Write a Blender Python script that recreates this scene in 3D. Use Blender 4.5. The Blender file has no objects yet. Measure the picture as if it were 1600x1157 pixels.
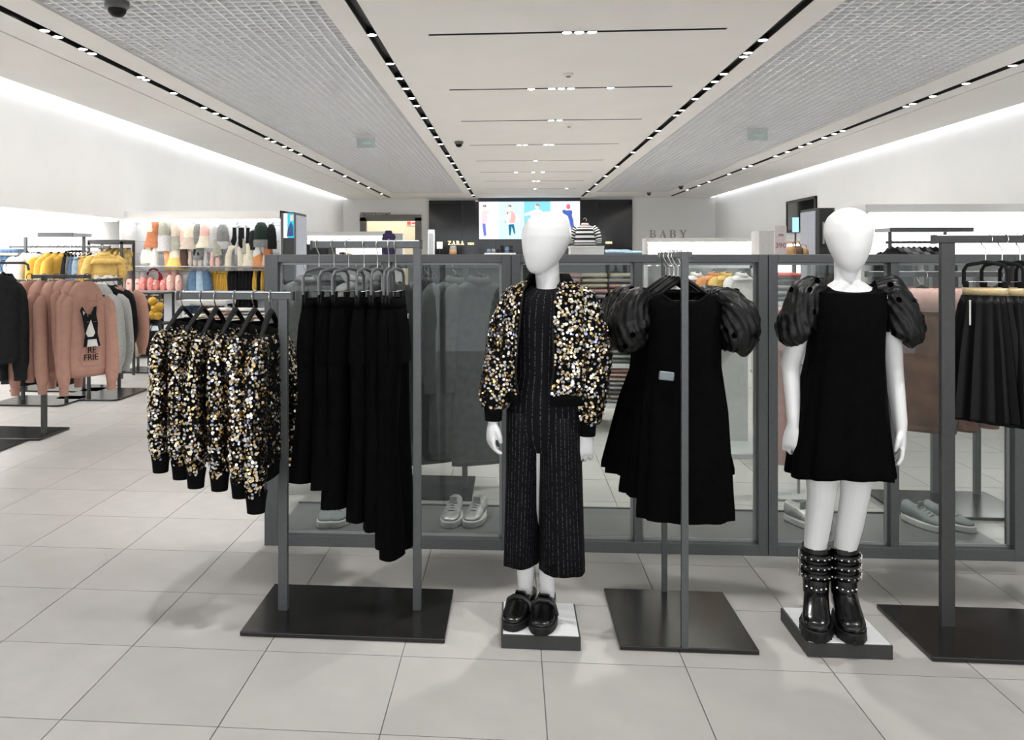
import bpy, bmesh, math, random
from math import sin, cos, pi, radians, sqrt, atan, atan2
from mathutils import Vector, Matrix, noise as mnoise
random.seed(11)
S = bpy.context.scene
COL = S.collection

# ------------------------------------------------------------------ camera
F, PX, PY, H = 1280.0, 700.0, 402.0, 1.30      # focal length and principal point for a 1600 x 1157 frame, eye height
PHI = atan(100.0 / F)
CC, SS = cos(PHI), sin(PHI)
cam_data = bpy.data.cameras.new('camera')
cam = bpy.data.objects.new('camera', cam_data)
COL.objects.link(cam)
cam.location = (0, 0, H)
cam.rotation_euler = (pi / 2, 0, PHI)
cam_data.sensor_width = 36.0
cam_data.lens = F / 1600.0 * 36.0
cam_data.shift_x = (800 - PX) / 1600.0
cam_data.shift_y = -(578.5 - PY) / 1600.0
cam_data.clip_start = 0.05
S.camera = cam

# ------------------------------------------------------------------ exposure, world
S.view_settings.view_transform = 'Standard'
S.view_settings.look = 'None'
S.view_settings.gamma = 1.0
S.view_settings.use_curve_mapping = False
S.view_settings.exposure = 1.3
S.cycles.max_bounces = 8
S.cycles.diffuse_bounces = 4
S.cycles.transparent_max_bounces = 12
S.cycles.sample_clamp_indirect = 4.0
S.cycles.sample_clamp_direct = 12.0
S.cycles.use_denoising = True
S.cycles.caustics_reflective = False
S.cycles.caustics_refractive = False
W = bpy.data.worlds.new('world')
S.world = W
W.use_nodes = True
W.node_tree.nodes['Background'].inputs[0].default_value = (0.95, 0.97, 1.0, 1)
W.node_tree.nodes['Background'].inputs[1].default_value = 0.95
SPOT_FLOOR, SPOT_WALL, COVE = 82.0, 7.3, 9.0   # lamp powers


def at(u, zc, z=0.0):
    """a point of the shop, zc metres in front of the camera's plane on the sight line through column u"""
    xc = (u - PX) / F * zc
    return Vector((xc * CC - zc * SS, xc * SS + zc * CC, z))


def fl(u, v):
    return at(u, F * H / (v - PY), 0.0)


def zat(v, zc):
    return H - (v - PY) / F * zc


# ------------------------------------------------------------------ materials
MATS = {}


def M(name, col=(.5, .5, .5), rough=.6, metal=0.0, var=.06, vscale=30.0, bump=0.0, bscale=200.0, spec=.5, emit=0.0, ecol=None,
      trans=0.0, alpha=1.0, coat=0.0):
    if name in MATS:
        return MATS[name]
    m = bpy.data.materials.new(name)
    m.use_nodes = True
    nt = m.node_tree
    b = nt.nodes['Principled BSDF']
    b.inputs['Roughness'].default_value = rough
    b.inputs['Metallic'].default_value = metal
    b.inputs['Specular IOR Level'].default_value = spec
    b.inputs['Alpha'].default_value = alpha
    b.inputs['Coat Weight'].default_value = coat
    b.inputs['Transmission Weight'].default_value = trans
    tc = nt.nodes.new('ShaderNodeTexCoord')
    n = nt.nodes.new('ShaderNodeTexNoise')
    n.inputs['Scale'].default_value = vscale
    n.inputs['Detail'].default_value = 3.0
    nt.links.new(tc.outputs['Object'], n.inputs['Vector'])
    r = nt.nodes.new('ShaderNodeValToRGB')
    r.color_ramp.elements[0].position = .3
    r.color_ramp.elements[1].position = .7
    r.color_ramp.elements[0].color = tuple(max(0, c * (1 - var)) for c in col) + (1,)
    r.color_ramp.elements[1].color = tuple(min(1, c * (1 + var)) for c in col) + (1,)
    nt.links.new(n.outputs['Fac'], r.inputs['Fac'])
    nt.links.new(r.outputs['Color'], b.inputs['Base Color'])
    if bump:
        n2 = nt.nodes.new('ShaderNodeTexNoise')
        n2.inputs['Scale'].default_value = bscale
        n2.inputs['Detail'].default_value = 4.0
        nt.links.new(tc.outputs['Object'], n2.inputs['Vector'])
        bm = nt.nodes.new('ShaderNodeBump')
        bm.inputs['Strength'].default_value = bump
        bm.inputs['Distance'].default_value = .004
        nt.links.new(n2.outputs['Fac'], bm.inputs['Height'])
        nt.links.new(bm.outputs['Normal'], b.inputs['Normal'])
    if emit:
        b.inputs['Emission Color'].default_value = tuple(ecol or col) + (1,)
        b.inputs['Emission Strength'].default_value = emit
    MATS[name] = m
    return m


def stripe_mat(name, base, line, count, width, rough=.8, axis=0, sparkle=False):
    """stripes along a garment's own UV layout"""
    m = M(name, base, rough, var=.2, spec=.08)
    nt = m.node_tree
    b = nt.nodes['Principled BSDF']
    uv = nt.nodes.new('ShaderNodeUVMap')
    sp = nt.nodes.new('ShaderNodeSeparateXYZ')
    nt.links.new(uv.outputs['UV'], sp.inputs[0])
    mu = nt.nodes.new('ShaderNodeMath'); mu.operation = 'MULTIPLY'; mu.inputs[1].default_value = count
    nt.links.new(sp.outputs[axis], mu.inputs[0])
    fr = nt.nodes.new('ShaderNodeMath'); fr.operation = 'FRACT'
    nt.links.new(mu.outputs[0], fr.inputs[0])
    lt = nt.nodes.new('ShaderNodeMath'); lt.operation = 'LESS_THAN'; lt.inputs[1].default_value = width
    nt.links.new(fr.outputs[0], lt.inputs[0])
    fac = lt.outputs[0]
    if sparkle:
        n = nt.nodes.new('ShaderNodeTexNoise'); n.inputs['Scale'].default_value = 160.0; n.inputs['Detail'].default_value = 2.0
        tc = [x for x in nt.nodes if x.type == 'TEX_COORD'][0]
        nt.links.new(tc.outputs['Object'], n.inputs['Vector'])
        g = nt.nodes.new('ShaderNodeMath'); g.operation = 'GREATER_THAN'; g.inputs[1].default_value = .50
        nt.links.new(n.outputs['Fac'], g.inputs[0])
        mm = nt.nodes.new('ShaderNodeMath'); mm.operation = 'MULTIPLY'
        nt.links.new(fac, mm.inputs[0]); nt.links.new(g.outputs[0], mm.inputs[1])
        fac = mm.outputs[0]
    mix = nt.nodes.new('ShaderNodeMix'); mix.data_type = 'RGBA'
    nt.links.new(fac, mix.inputs['Factor'])
    mix.inputs['A'].default_value = tuple(base) + (1,)
    mix.inputs['B'].default_value = tuple(line) + (1,)
    nt.links.new(mix.outputs['Result'], b.inputs['Base Color'])
    return m


def glass_mat(name, tint=(.86, .9, .9), haze=.10, gloss=.10):
    m = bpy.data.materials.new(name)
    m.use_nodes = True
    nt = m.node_tree
    nt.nodes.clear()
    out = nt.nodes.new('ShaderNodeOutputMaterial')
    tr = nt.nodes.new('ShaderNodeBsdfTransparent'); tr.inputs[0].default_value = tuple(tint) + (1,)
    gl = nt.nodes.new('ShaderNodeBsdfGlossy'); gl.inputs['Roughness'].default_value = .01
    gl.inputs['Color'].default_value = (.9, .95, .95, 1)
    di = nt.nodes.new('ShaderNodeBsdfDiffuse'); di.inputs[0].default_value = (.50, .52, .51, 1)
    fr = nt.nodes.new('ShaderNodeFresnel'); fr.inputs[0].default_value = 1.33
    n = nt.nodes.new('ShaderNodeTexNoise'); n.inputs['Scale'].default_value = 4.0
    mr = nt.nodes.new('ShaderNodeMapRange'); mr.inputs['To Min'].default_value = haze * .7; mr.inputs['To Max'].default_value = haze * 1.3
    nt.links.new(n.outputs['Fac'], mr.inputs['Value'])
    ad = nt.nodes.new('ShaderNodeMath'); ad.operation = 'ADD'; ad.inputs[1].default_value = gloss
    nt.links.new(fr.outputs[0], ad.inputs[0])
    m1 = nt.nodes.new('ShaderNodeMixShader'); m2 = nt.nodes.new('ShaderNodeMixShader')
    nt.links.new(mr.outputs[0], m1.inputs[0]); nt.links.new(tr.outputs[0], m1.inputs[1]); nt.links.new(di.outputs[0], m1.inputs[2])
    nt.links.new(ad.outputs[0], m2.inputs[0]); nt.links.new(m1.outputs[0], m2.inputs[1]); nt.links.new(gl.outputs[0], m2.inputs[2])
    nt.links.new(m2.outputs[0], out.inputs[0])
    MATS[name] = m
    return m


WHITE = M('white_paint', (.83, .83, .82), .85, var=.015, vscale=2)
CEIL = M('ceiling_paint', (.90, .885, .855), .9, var=.015, vscale=2)
GRILLE = M('grille_metal', (.90, .91, .93), .5, var=.03)
DARK = M('plenum_dark', (.40, .40, .41), .9)
BLACKCH = M('channel_black', (.012, .012, .013), .5)
GROUT = M('grout', (.34, .33, .31), .9)
STEEL = M('grey_steel', (.095, .10, .102), .42, .35, var=.08, vscale=60, bump=.05)
STEEL_D = M('dark_steel', (.05, .05, .05), .42, .3, var=.1, vscale=60)
CHROME = M('chrome', (.75, .75, .74), .18, 1.0)
BASEPLATE = M('base_plate', (.012, .0115, .011), .20, .1, var=.25, vscale=6, bump=.03, bscale=30)
BLACKCLOTH = M('black_velvet', (.0016, .0016, .0019), .85, var=.3, bump=.15, bscale=300, spec=.05)
BLACKJERSEY = M('black_jersey', (.0035, .0035, .004), .9, var=.3, bump=.2, bscale=400, spec=.08)
BLACKPLASTIC = M('black_plastic', (.006, .006, .0065), .5, spec=.2)
GREYPLASTIC = M('grey_plastic', (.10, .105, .11), .4)
MANNEQ = M('mannequin_white', (.80, .80, .80), .32, var=.01, vscale=3, coat=.15)
LEATHER = M('black_leather', (.003, .003, .003), .2, bump=.06, bscale=120, spec=.4, coat=.08)
RUBBER = M('black_rubber', (.005, .005, .005), .55, spec=.3)
PLATE_W = M('plinth_top', (.72, .73, .74), .35, var=.03)
PLINTH = M('plinth_grey', (.032, .032, .031), .6, var=.1)
ORGANZA = M('black_organza', (.0022, .0023, .0025), .38, var=.5, vscale=25, spec=.34, bump=.35, bscale=60, alpha=.97)
DOT = M('flock_dot', (.001, .001, .001), 1.0, spec=0)
LED = M('led_white', (1, 1, 1), .5, emit=22.0, ecol=(1, .96, .9))
COVEL = M('cove_light_mat', (1, 1, 1), .5, emit=24.0, ecol=(.94, .97, 1))
NICHE_SOFT = M('niche_light_soft', (1, 1, 1), .5, emit=2.0, ecol=(1, .99, .98))
NICHE = M('niche_light', (1, 1, 1), .5, emit=COVE, ecol=(1, .99, .98))
GLASS = glass_mat('partition_glass', (.80, .82, .81), .045, .0)
CLEARGLASS = glass_mat('sign_glass', (.88, .94, .95), .12, .08)
SEQ = [M('sequin_gold', (.93, .70, .36), .22, 1.0), M('sequin_champagne', (.95, .84, .62), .22, 1.0), M('sequin_silver', (.95, .95, .97), .2, 1.0),
       M('sequin_blue', (.50, .56, .85), .2, 1.0), M('sequin_bronze', (.22, .13, .05), .25, 1.0), M('sequin_black', (.02, .02, .025), .2, .6)]
PIN = stripe_mat('pinstripe_lurex', (.005, .005, .006), (.07, .072, .08), 34, .13, .7, 0, True)


# ------------------------------------------------------------------ mesh builder
class MB:
    def __init__(s):
        s.v, s.f, s.m, s.uv = [], [], [], []

    def add(s, vs, fs, mat=0, uvs=None):
        b = len(s.v)
        s.v.extend(tuple(p) for p in vs)
        for i, f in enumerate(fs):
            s.f.append(tuple(b + k for k in f))
            s.m.append(mat)
            s.uv.append(uvs[i] if uvs else None)
        return s

    def box(s, c, d, mat=0, rz=0.0, rx=0.0, ry=0.0):
        R = Matrix.Rotation(rz, 3, 'Z') @ Matrix.Rotation(ry, 3, 'Y') @ Matrix.Rotation(rx, 3, 'X')
        vs = [Vector(c) + R @ Vector((sx * d[0] / 2, sy * d[1] / 2, sz * d[2] / 2)) for sz in (-1, 1) for sy in (-1, 1) for sx in (-1, 1)]
        return s.add(vs, [(0, 2, 3, 1), (4, 5, 7, 6), (0, 1, 5, 4), (2, 6, 7, 3), (0, 4, 6, 2), (1, 3, 7, 5)], mat)

    def bb(s, x0, y0, z0, x1, y1, z1, mat=0):
        return s.box(((x0 + x1) / 2, (y0 + y1) / 2, (z0 + z1) / 2), (abs(x1 - x0), abs(y1 - y0), abs(z1 - z0)), mat)

    def loft(s, rings, closed=True, cap0=False, cap1=False, mat=0):
        n = len(rings[0])
        vs = [p for r in rings for p in r]
        fs, uvs = [], []
        m = n if closed else n - 1
        R = len(rings) - 1
        for i in range(R):
            for k in range(m):
                k2 = (k + 1) % n
                fs.append((i * n + k, i * n + k2, (i + 1) * n + k2, (i + 1) * n + k))
                a, b, c, d = k / m, (k + 1) / m, i / R, (i + 1) / R
                uvs.append(((a, c), (b, c), (b, d), (a, d)))
        if cap0:
            fs.append(tuple(reversed(range(n)))); uvs.append(None)
        if cap1:
            fs.append(tuple(range(R * n, R * n + n))); uvs.append(None)
        return s.add(vs, fs, mat, uvs)

    def tube(s, pts, r, seg=10, caps=True, mat=0, flat=1.0, fold=0.0, freq=5, ph=0.0, sub=1):
        """a tube along points; r: one radius or one per point; flat squeezes the section's second axis"""
        pts = [Vector(p) for p in pts]
        rs = list(r) if isinstance(r, (list, tuple)) else [r] * len(pts)
        if sub > 1:                               # a Catmull-Rom curve through the points
            q, w = [], []
            for i in range(len(pts) - 1):
                p0, p1, p2, p3 = pts[max(0, i - 1)], pts[i], pts[i + 1], pts[min(len(pts) - 1, i + 2)]
                r0, r1, r2, r3 = rs[max(0, i - 1)], rs[i], rs[i + 1], rs[min(len(rs) - 1, i + 2)]
                for j in range(sub):
                    t = j / sub
                    h = lambda a, b, c, d: .5 * (2 * b + (c - a) * t + (2 * a - 5 * b + 4 * c - d) * t * t + (3 * b - a - 3 * c + d) * t ** 3)
                    q.append(Vector([h(p0[k], p1[k], p2[k], p3[k]) for k in range(3)])); w.append(h(r0, r1, r2, r3))
            pts, rs = q + [pts[-1]], w + [rs[-1]]
        T = []
        for i in range(len(pts)):
            a, b = pts[max(0, i - 1)], pts[min(len(pts) - 1, i + 1)]
            t = (b - a)
            T.append(t.normalized() if t.length > 1e-9 else Vector((0, 0, 1)))
        up = Vector((0, 1, 0)) if abs(T[0].y) < .9 else Vector((1, 0, 0))
        x = (up - T[0] * up.dot(T[0])).normalized()
        rings = []
        for i, p in enumerate(pts):
            x = (x - T[i] * x.dot(T[i]))
            x = x.normalized() if x.length > 1e-6 else T[i].orthogonal().normalized()
            y = T[i].cross(x)
            ring = []
            for k in range(seg):
                a = 2 * pi * k / seg
                f = 1 + fold * sin(freq * a + ph + i * .7)
                ring.append(p + x * (cos(a) * rs[i] * flat * f) + y * (sin(a) * rs[i] * f))
            rings.append(ring)
        return s.loft(rings, True, caps, caps, mat)

    def lathe(s, prof, c=(0, 0, 0), seg=16, mat=0, fold=0.0, freq=6, sx=1.0, sy=1.0):
        rings = []
        for (r, z) in prof:
            rings.append([(c[0] + sx * r * (1 + fold * sin(freq * 2 * pi * k / seg)) * cos(2 * pi * k / seg),
                           c[1] + sy * r * (1 + fold * sin(freq * 2 * pi * k / seg)) * sin(2 * pi * k / seg), c[2] + z) for k in range(seg)])
        return s.loft(rings, True, prof[0][0] > 1e-4, prof[-1][0] > 1e-4, mat)

    def prism(s, poly, y0, y1, mat=0, plane='xz', off=(0, 0, 0)):
        n = len(poly)
        ox, oy, oz = off

        def P(a, b, t):
            if plane == 'xz':
                return (a + ox, t + oy, b + oz)
            if plane == 'xy':
                return (a + ox, b + oy, t + oz)
            return (t + ox, a + oy, b + oz)
        vs = [P(a, b, y0) for a, b in poly] + [P(a, b, y1) for a, b in poly]
        fs = [tuple(range(n)), tuple(reversed(range(n, 2 * n)))] + [(i, n + i, n + (i + 1) % n, (i + 1) % n) for i in range(n)]
        return s.add(vs, fs, mat)

    def xform(s, mat4):
        s.v = [tuple(mat4 @ Vector(p)) for p in s.v]
        return s

    def build(s, name, mats, parent=None, smooth=True, bevel=0.0, solid=0.0, angle=42, loc=None):
        me = bpy.data.meshes.new(name)
        me.from_pydata(s.v, [], s.f)
        mats = mats if isinstance(mats, (list, tuple)) else [mats]
        for m in mats:
            me.materials.append(m)
        if len(mats) > 1:
            me.polygons.foreach_set('material_index', s.m)
        if any(u is not None for u in s.uv):
            ul = me.uv_layers.new(name='UVMap')
            for p, u in zip(me.polygons, s.uv):
                if u is not None and len(u) == p.loop_total:
                    for j, li in enumerate(p.loop_indices):
                        ul.data[li].uv = u[j]
        bm = bmesh.new(); bm.from_mesh(me)
        bmesh.ops.recalc_face_normals(bm, faces=bm.faces)
        bm.to_mesh(me); bm.free()
        if smooth:
            me.polygons.foreach_set('use_smooth', [True] * len(me.polygons))
            me.set_sharp_from_angle(angle=radians(angle))
        o = bpy.data.objects.new(name, me)
        COL.objects.link(o)
        if parent is not None:
            o.parent = parent
        if loc is not None:
            o.location = loc
        if solid:
            md = o.modifiers.new('solid', 'SOLIDIFY'); md.thickness = solid; md.offset = -1
        if bevel:
            md = o.modifiers.new('bevel', 'BEVEL'); md.width = bevel; md.segments = 2; md.limit_method = 'ANGLE'
        return o


def tag(o, label=None, cat=None, group=None, kind=None):
    if label: o['label'] = label
    if cat: o['category'] = cat
    if group: o['group'] = group
    if kind: o['kind'] = kind
    return o


def thing(name, label, cat, loc=(0, 0, 0), rz=0.0, group=None, scale=1.0):
    o = bpy.data.objects.new(name, None)
    COL.objects.link(o)
    o.location = loc
    o.rotation_euler = (0, 0, rz)
    o.scale = (scale,) * 3
    o.empty_display_size = .05
    return tag(o, label, cat, group)


def structure(name):
    o = bpy.data.objects.new(name, None)
    COL.objects.link(o)
    o['kind'] = 'structure'
    return o


def dup(root, loc, rz=0.0, scale=1.0, label=None, group=None):
    r = root.copy(); COL.objects.link(r)
    r.location = loc; r.rotation_euler = (0, 0, rz); r.scale = (scale,) * 3
    if label: r['label'] = label
    if group: r['group'] = group
    for ch in list(root.children):
        c = ch.copy(); COL.objects.link(c); c.parent = r
        for g in list(ch.children):
            d = g.copy(); COL.objects.link(d); d.parent = c
    return r


ORD = ['first', 'second', 'third', 'fourth', 'fifth', 'sixth', 'seventh', 'eighth', 'ninth', 'tenth', 'eleventh', 'twelfth',
       'thirteenth', 'fourteenth', 'fifteenth', 'sixteenth', 'seventeenth', 'eighteenth', 'nineteenth', 'twentieth']


def rr(a, b):
    return random.uniform(a, b)


def ring(cx, cy, z, a, b, n=2.3, seg=32, fold=0.0, freq=6, ph=0.0, dip=0.0, t0=0.0, t1=2 * pi, closed=True):
    out = []
    m = seg if closed else seg - 1
    for k in range(seg):
        t = t0 + (t1 - t0) * k / m
        s_, c_ = sin(t), cos(t)
        f = 1 + fold * sin(freq * t + ph) + fold * .45 * sin(freq * 1.9 * t + ph * 2.3)
        x = a * math.copysign(abs(s_) ** (2 / n), s_) * f
        y = -b * math.copysign(abs(c_) ** (2 / n), c_) * f
        out.append((cx + x, cy + y, z - dip * max(0, c_) ** 2))
    return out


def sprinkle(mb, count, r, mats=SEQ, weights=(22, 25, 24, 9, 9, 14), lift=.0035, tilt=.5, keep=None, rnd=random):
    """sequins: little hexagonal discs lying on the faces of mb, tilted at random"""
    tris, acc, tot = [], [], 0.0
    for f in mb.f:
        p = [Vector(mb.v[i]) for i in f]
        for j in range(1, len(p) - 1):
            ar = (p[j] - p[0]).cross(p[j + 1] - p[0]).length / 2
            if ar > 1e-10:
                tot += ar
                tris.append((p[0], p[j], p[j + 1])); acc.append(tot)
    out = MB()
    import bisect
    idx = list(range(len(mats)))
    for _ in range(count):
        a, b, c = tris[min(len(tris) - 1, bisect.bisect(acc, rnd.random() * tot))]
        s, t = rnd.random(), rnd.random()
        if s + t > 1: s, t = 1 - s, 1 - t
        p = a + (b - a) * s + (c - a) * t
        n = (b - a).cross(c - a).normalized()
        if keep and not keep(p): continue
        n = (n + Vector((rnd.gauss(0, 1), rnd.gauss(0, 1), rnd.gauss(0, 1) - .2)) * tilt * .5).normalized()
        x = n.orthogonal().normalized(); y = n.cross(x)
        p = p + n * lift * (.6 + rnd.random())
        rr_ = r * rnd.uniform(.75, 1.15)
        out.add([p + x * cos(k * pi / 3) * rr_ + y * sin(k * pi / 3) * rr_ for k in range(6)], [(0, 1, 2, 3, 4, 5)],
                rnd.choices(idx, weights)[0])
    return out


def orient_out(mb, sides=True):
    """flip faces of a loft so that they look away from the axis through its mean"""
    return mb

# ------------------------------------------------------------------ the room
ZC = 3.0                       # ceiling
XL, XR, YB, YF = -4.93, 5.74, 23.7, -4.0
floor = structure('floor')
TW, TD = .453, .438
col_x0 = at(617, F * H / 663).x          # one joint of the photograph gives the phase of the grid
row_y0 = fl(0, 1002).y
FLOORM = [M('stone_tile_a', (.405, .392, .372), .42, var=.045, vscale=7, spec=.4), M('stone_tile_b', (.418, .405, .385), .40, var=.05, vscale=9, spec=.4),
          M('stone_tile_c', (.395, .382, .362), .44, var=.05, vscale=6, spec=.4)]
g = MB().bb(-6.5, YF, -.06, XR + .3, YB + 1, -.006)
g.build('grout_bed', GROUT, floor, smooth=False)
cells = []
for i in range(-14, 16):
    for j in range(-16, 52):
        x0, y0 = col_x0 + i * TW, row_y0 + j * TD
        cx, cy = x0 + TW / 2, y0 + TD / 2
        if cx < -5.6 or cx > XR or cy > YB or cy < YF: continue
        zc = -cx * SS + cy * CC; xc = cx * CC + cy * SS
        vis = zc > 1.9 and abs(xc / zc * F + PX - 800) < 860 and PY + F * H / zc < 1240
        cells.append((not vis, zc if zc > 0 else 99, x0, y0))
cells.sort()
tile_mesh = []
for m in FLOORM:
    t = MB(); gp = .0017
    t.bb(gp, gp, -.012, TW - gp, TD - gp, 0)
    o = t.build('tile', m, floor, smooth=False)
    tile_mesh.append(o.data); bpy.data.objects.remove(o)
rest = MB()
for n, (hid, zc, x0, y0) in enumerate(cells):
    if n < 290 and not hid:
        o = bpy.data.objects.new('tile', random.choice(tile_mesh)); COL.objects.link(o)
        o.parent = floor; o.location = (x0, y0, 0)
    else:
        rest.bb(x0 + .0017, y0 + .0017, -.012, x0 + TW - .0017, y0 + TD - .0017, 0, random.randrange(3))
tag(rest.build('floor_tiles', FLOORM, floor, smooth=False), kind='stuff')

# ---- ceiling of plaster strips, black lamp slots and two open cell grilles
ceiling = structure('ceiling')


def panel(x0, x1, y0=YF, y1=YB, m=CEIL):
    MB().bb(x0, y0, ZC, x1, y1, ZC + .05).build('ceiling_panel', m, ceiling, smooth=False)


def channel(x0, x1, y0, y1, depth=.045):
    c = MB(); e = .006
    c.bb(x0, y0, ZC + depth, x1, y1, ZC + depth + .01)
    c.bb(x0, y0, ZC + .001, x0 + e, y1, ZC + depth); c.bb(x1 - e, y0, ZC + .001, x1, y1, ZC + depth)
    c.bb(x0, y0, ZC + .001, x1, y0 + e, ZC + depth); c.bb(x0, y1 - e, ZC + .001, x1, y1, ZC + depth)
    c.build('lamp_slot', BLACKCH, ceiling, smooth=False)


GE = 21.6
for a, b in ((XL + .13, -3.842), (-3.822, -3.53), (-3.44, -3.17), (-1.29, -1.105), (1.993, 2.20), (4.06, 4.375), (4.465, 4.651), (4.671, XR - .13)):
    panel(a, b)
for a, b in ((-3.842, -3.822), (4.651, 4.671)):
    MB().bb(a, YF, ZC + .012, b, YB, ZC + .03).build('shadow_gap', BLACKCH, ceiling, smooth=False)
LINES = {'outer_left': (-3.53, -3.44), 'inner_left': (-1.105, -1.025), 'inner_right': (1.913, 1.993), 'outer_right': (4.375, 4.465)}
for a, b in LINES.values():
    channel(a, b, YF, YB - .5)
    panel(a, b, YB - .5, YB)
slots = []
for v in (50, 138, 188, 226, 251, 269, 283, 295):
    slots.append(F * 1.7 / (402 - v) / CC + .48 * SS / CC)
slots = [slots[0] - 4.1, slots[0] - 2.05] + slots
prev = YF
for y in slots:
    panel(-1.025, 1.913, prev, y - .026)
    panel(-1.025, -.6375, y - .026, y + .026); panel(1.594, 1.913, y - .026, y + .026)
    channel(-.6375, 1.594, y - .026, y + .026)
    prev = y + .026
panel(-1.025, 1.913, prev, YB)
for a, b in ((-3.17, -1.29), (2.20, 4.06)):
    panel(a, b, GE, YB)
    gm = MB(); st = .085
    n = int((b - a) / st)
    for k in range(n + 1):
        x = a + (b - a) * k / n
        gm.bb(x - .0075, 1.5, ZC + .02, x + .0075, GE, ZC + .065)
    k = 1.5
    while k < GE:
        gm.bb(a, k - .0075, ZC + .021, b, k + .0075, ZC + .064); k += st
    tag(gm.build('open_cell_grille', GRILLE, ceiling, smooth=False), kind='stuff')
    e = MB()
    e.bb(a - .004, YF, ZC + .001, a, GE, ZC + .12); e.bb(b, YF, ZC + .001, b + .004, GE, ZC + .12)
    e.bb(a, GE, ZC + .001, b, GE + .004, ZC + .12)
    e.build('grille_edge', CEIL, ceiling, smooth=False)
    MB().bb(a - .05, YF, ZC + .13, b + .05, GE + .05, ZC + .15).build('plenum_board', M('plenum_board', (.55, .555, .56), .9), ceiling, smooth=False)
    panel(a, b, YF, 1.5)
MB().bb(XL - .7, YF, ZC + .16, XR + .2, YB + .1, ZC + .2).build('slab', DARK, ceiling, smooth=False)

# ---- walls
wl = structure('wall_left')
MB().bb(XL - .5, YF, 1.79, XL, YB, ZC + .16).build('bulkhead', WHITE, wl, smooth=False)
MB().bb(XL - .6, YF, 0, XL - .5, YB, ZC).build('lower_wall', WHITE, wl, smooth=False)
MB().bb(XL - .42, 2.0, 1.765, XL - .2, 10.3, 1.788).build('light_strip', NICHE, wl, smooth=False)
for x0, x1 in ((XL + .15, XL + .23), (XR - .205, XR - .15)):
    MB().bb(x0, YF, ZC + .052, x1, YB - .2, ZC + .06).build('cove_light', COVEL, ceiling, smooth=False)
wr = structure('wall_right')
MB().bb(XR, YF, 0, XR + .1, YB, ZC + .16).build('wall_panel', WHITE, wr, smooth=False)
wb = structure('wall_back')
# the back wall keeps an opening for the fitting rooms
zb = YB * CC
FX0, FX1 = at(562, 23.4).x, at(651, 23.4).x
FZ1 = zat(340, 23.4)
MB().bb(XL - .6, YB, 0, FX0, YB + .1, ZC).build('wall_panel', WHITE, wb, smooth=False)
MB().bb(FX0, YB, FZ1, FX1, YB + .1, ZC).build('wall_panel', WHITE, wb, smooth=False)
MB().bb(FX1, YB, 0, XR + .1, YB + .1, ZC).build('wall_panel', WHITE, wb, smooth=False)
room = M('fitting_room_paint', (.62, .58, .47), .9)
fr = MB()
fr.bb(FX0 - .6, YB + 1.9, 0, FX1 + .6, YB + 2.0, 2.9); fr.bb(FX0 - .7, YB + .1, 0, FX0 - .6, YB + 2, 2.9); fr.bb(FX1 + .6, YB + .1, 0, FX1 + .7, YB + 2, 2.9)
fr.bb(FX0 - .7, YB + .1, -.05, FX1 + .7, YB + 2, 0)
fr.build('fitting_room_wall', room, wb, smooth=False)
MB().bb(FX0 - .6, YB + .1, 2.9, FX1 + .6, YB + 2, 2.95).build('fitting_room_light', M('fitting_light', (1, 1, 1), emit=1.5, ecol=(1, .95, .84)), wb, smooth=False)
df = MB()
for x in (FX0, FX1):
    df.bb(x - .09, YB - .06, 0, x + .09, YB + .12, FZ1 + .02)
df.bb(FX0 - .09, YB - .06, FZ1 - .08, FX1 + .09, YB + .12, FZ1 + .1)
o = df.build('trim_1', M('frame_brown', (.17, .165, .15), .5), None, smooth=False); o['kind'] = 'structure'

# ------------------------------------------------------------------ lamps in the slots
LENS = M('lamp_lens', (1, 1, 1), .4, emit=60.0, ecol=(1, .95, .87))
t = thing('downlight', 'x', 'light')
MB().lathe([(.034, .0), (.038, -.004), (.038, .040), (.012, .044)], seg=14).build('housing', BLACKPLASTIC, t)
MB().lathe([(.0001, -.007), (.033, -.004), (.034, .001)], seg=14).build('lens', LENS, t)
DL0, dl_used = t, [False]


def downlight(x, y, label, group):
    if not dl_used[0]:
        dl_used[0] = True
        DL0.location = (x, y, ZC - .002); DL0['label'] = label; DL0['group'] = group
        return DL0
    return dup(DL0, (x, y, ZC - .002), label=label, group=group)


def spot(x, y, power, tx, ty, tz=0.0, ang=75, r=.05):
    l = bpy.data.lights.new('spot_lamp', 'SPOT')
    l.energy = power * (.28 if y < 1.5 else .62 if y < 3.2 else 1.06); l.spot_size = radians(ang); l.spot_blend = .7; l.shadow_soft_size = r
    l.color = (1, .988, .972)
    if tz > .5:
        l.color = (.97, .985, 1)
    o = bpy.data.objects.new('spot_lamp', l); COL.objects.link(o)
    o.location = (x, y, ZC - .03)
    d = Vector((tx, ty, tz)) - o.location
    o.rotation_euler = d.to_track_quat('-Z', 'Y').to_euler()
    return o


def ceil_y(v, x):
    zc = F * (ZC - H) / (PY - v)
    return (zc + x * SS) / CC


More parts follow.
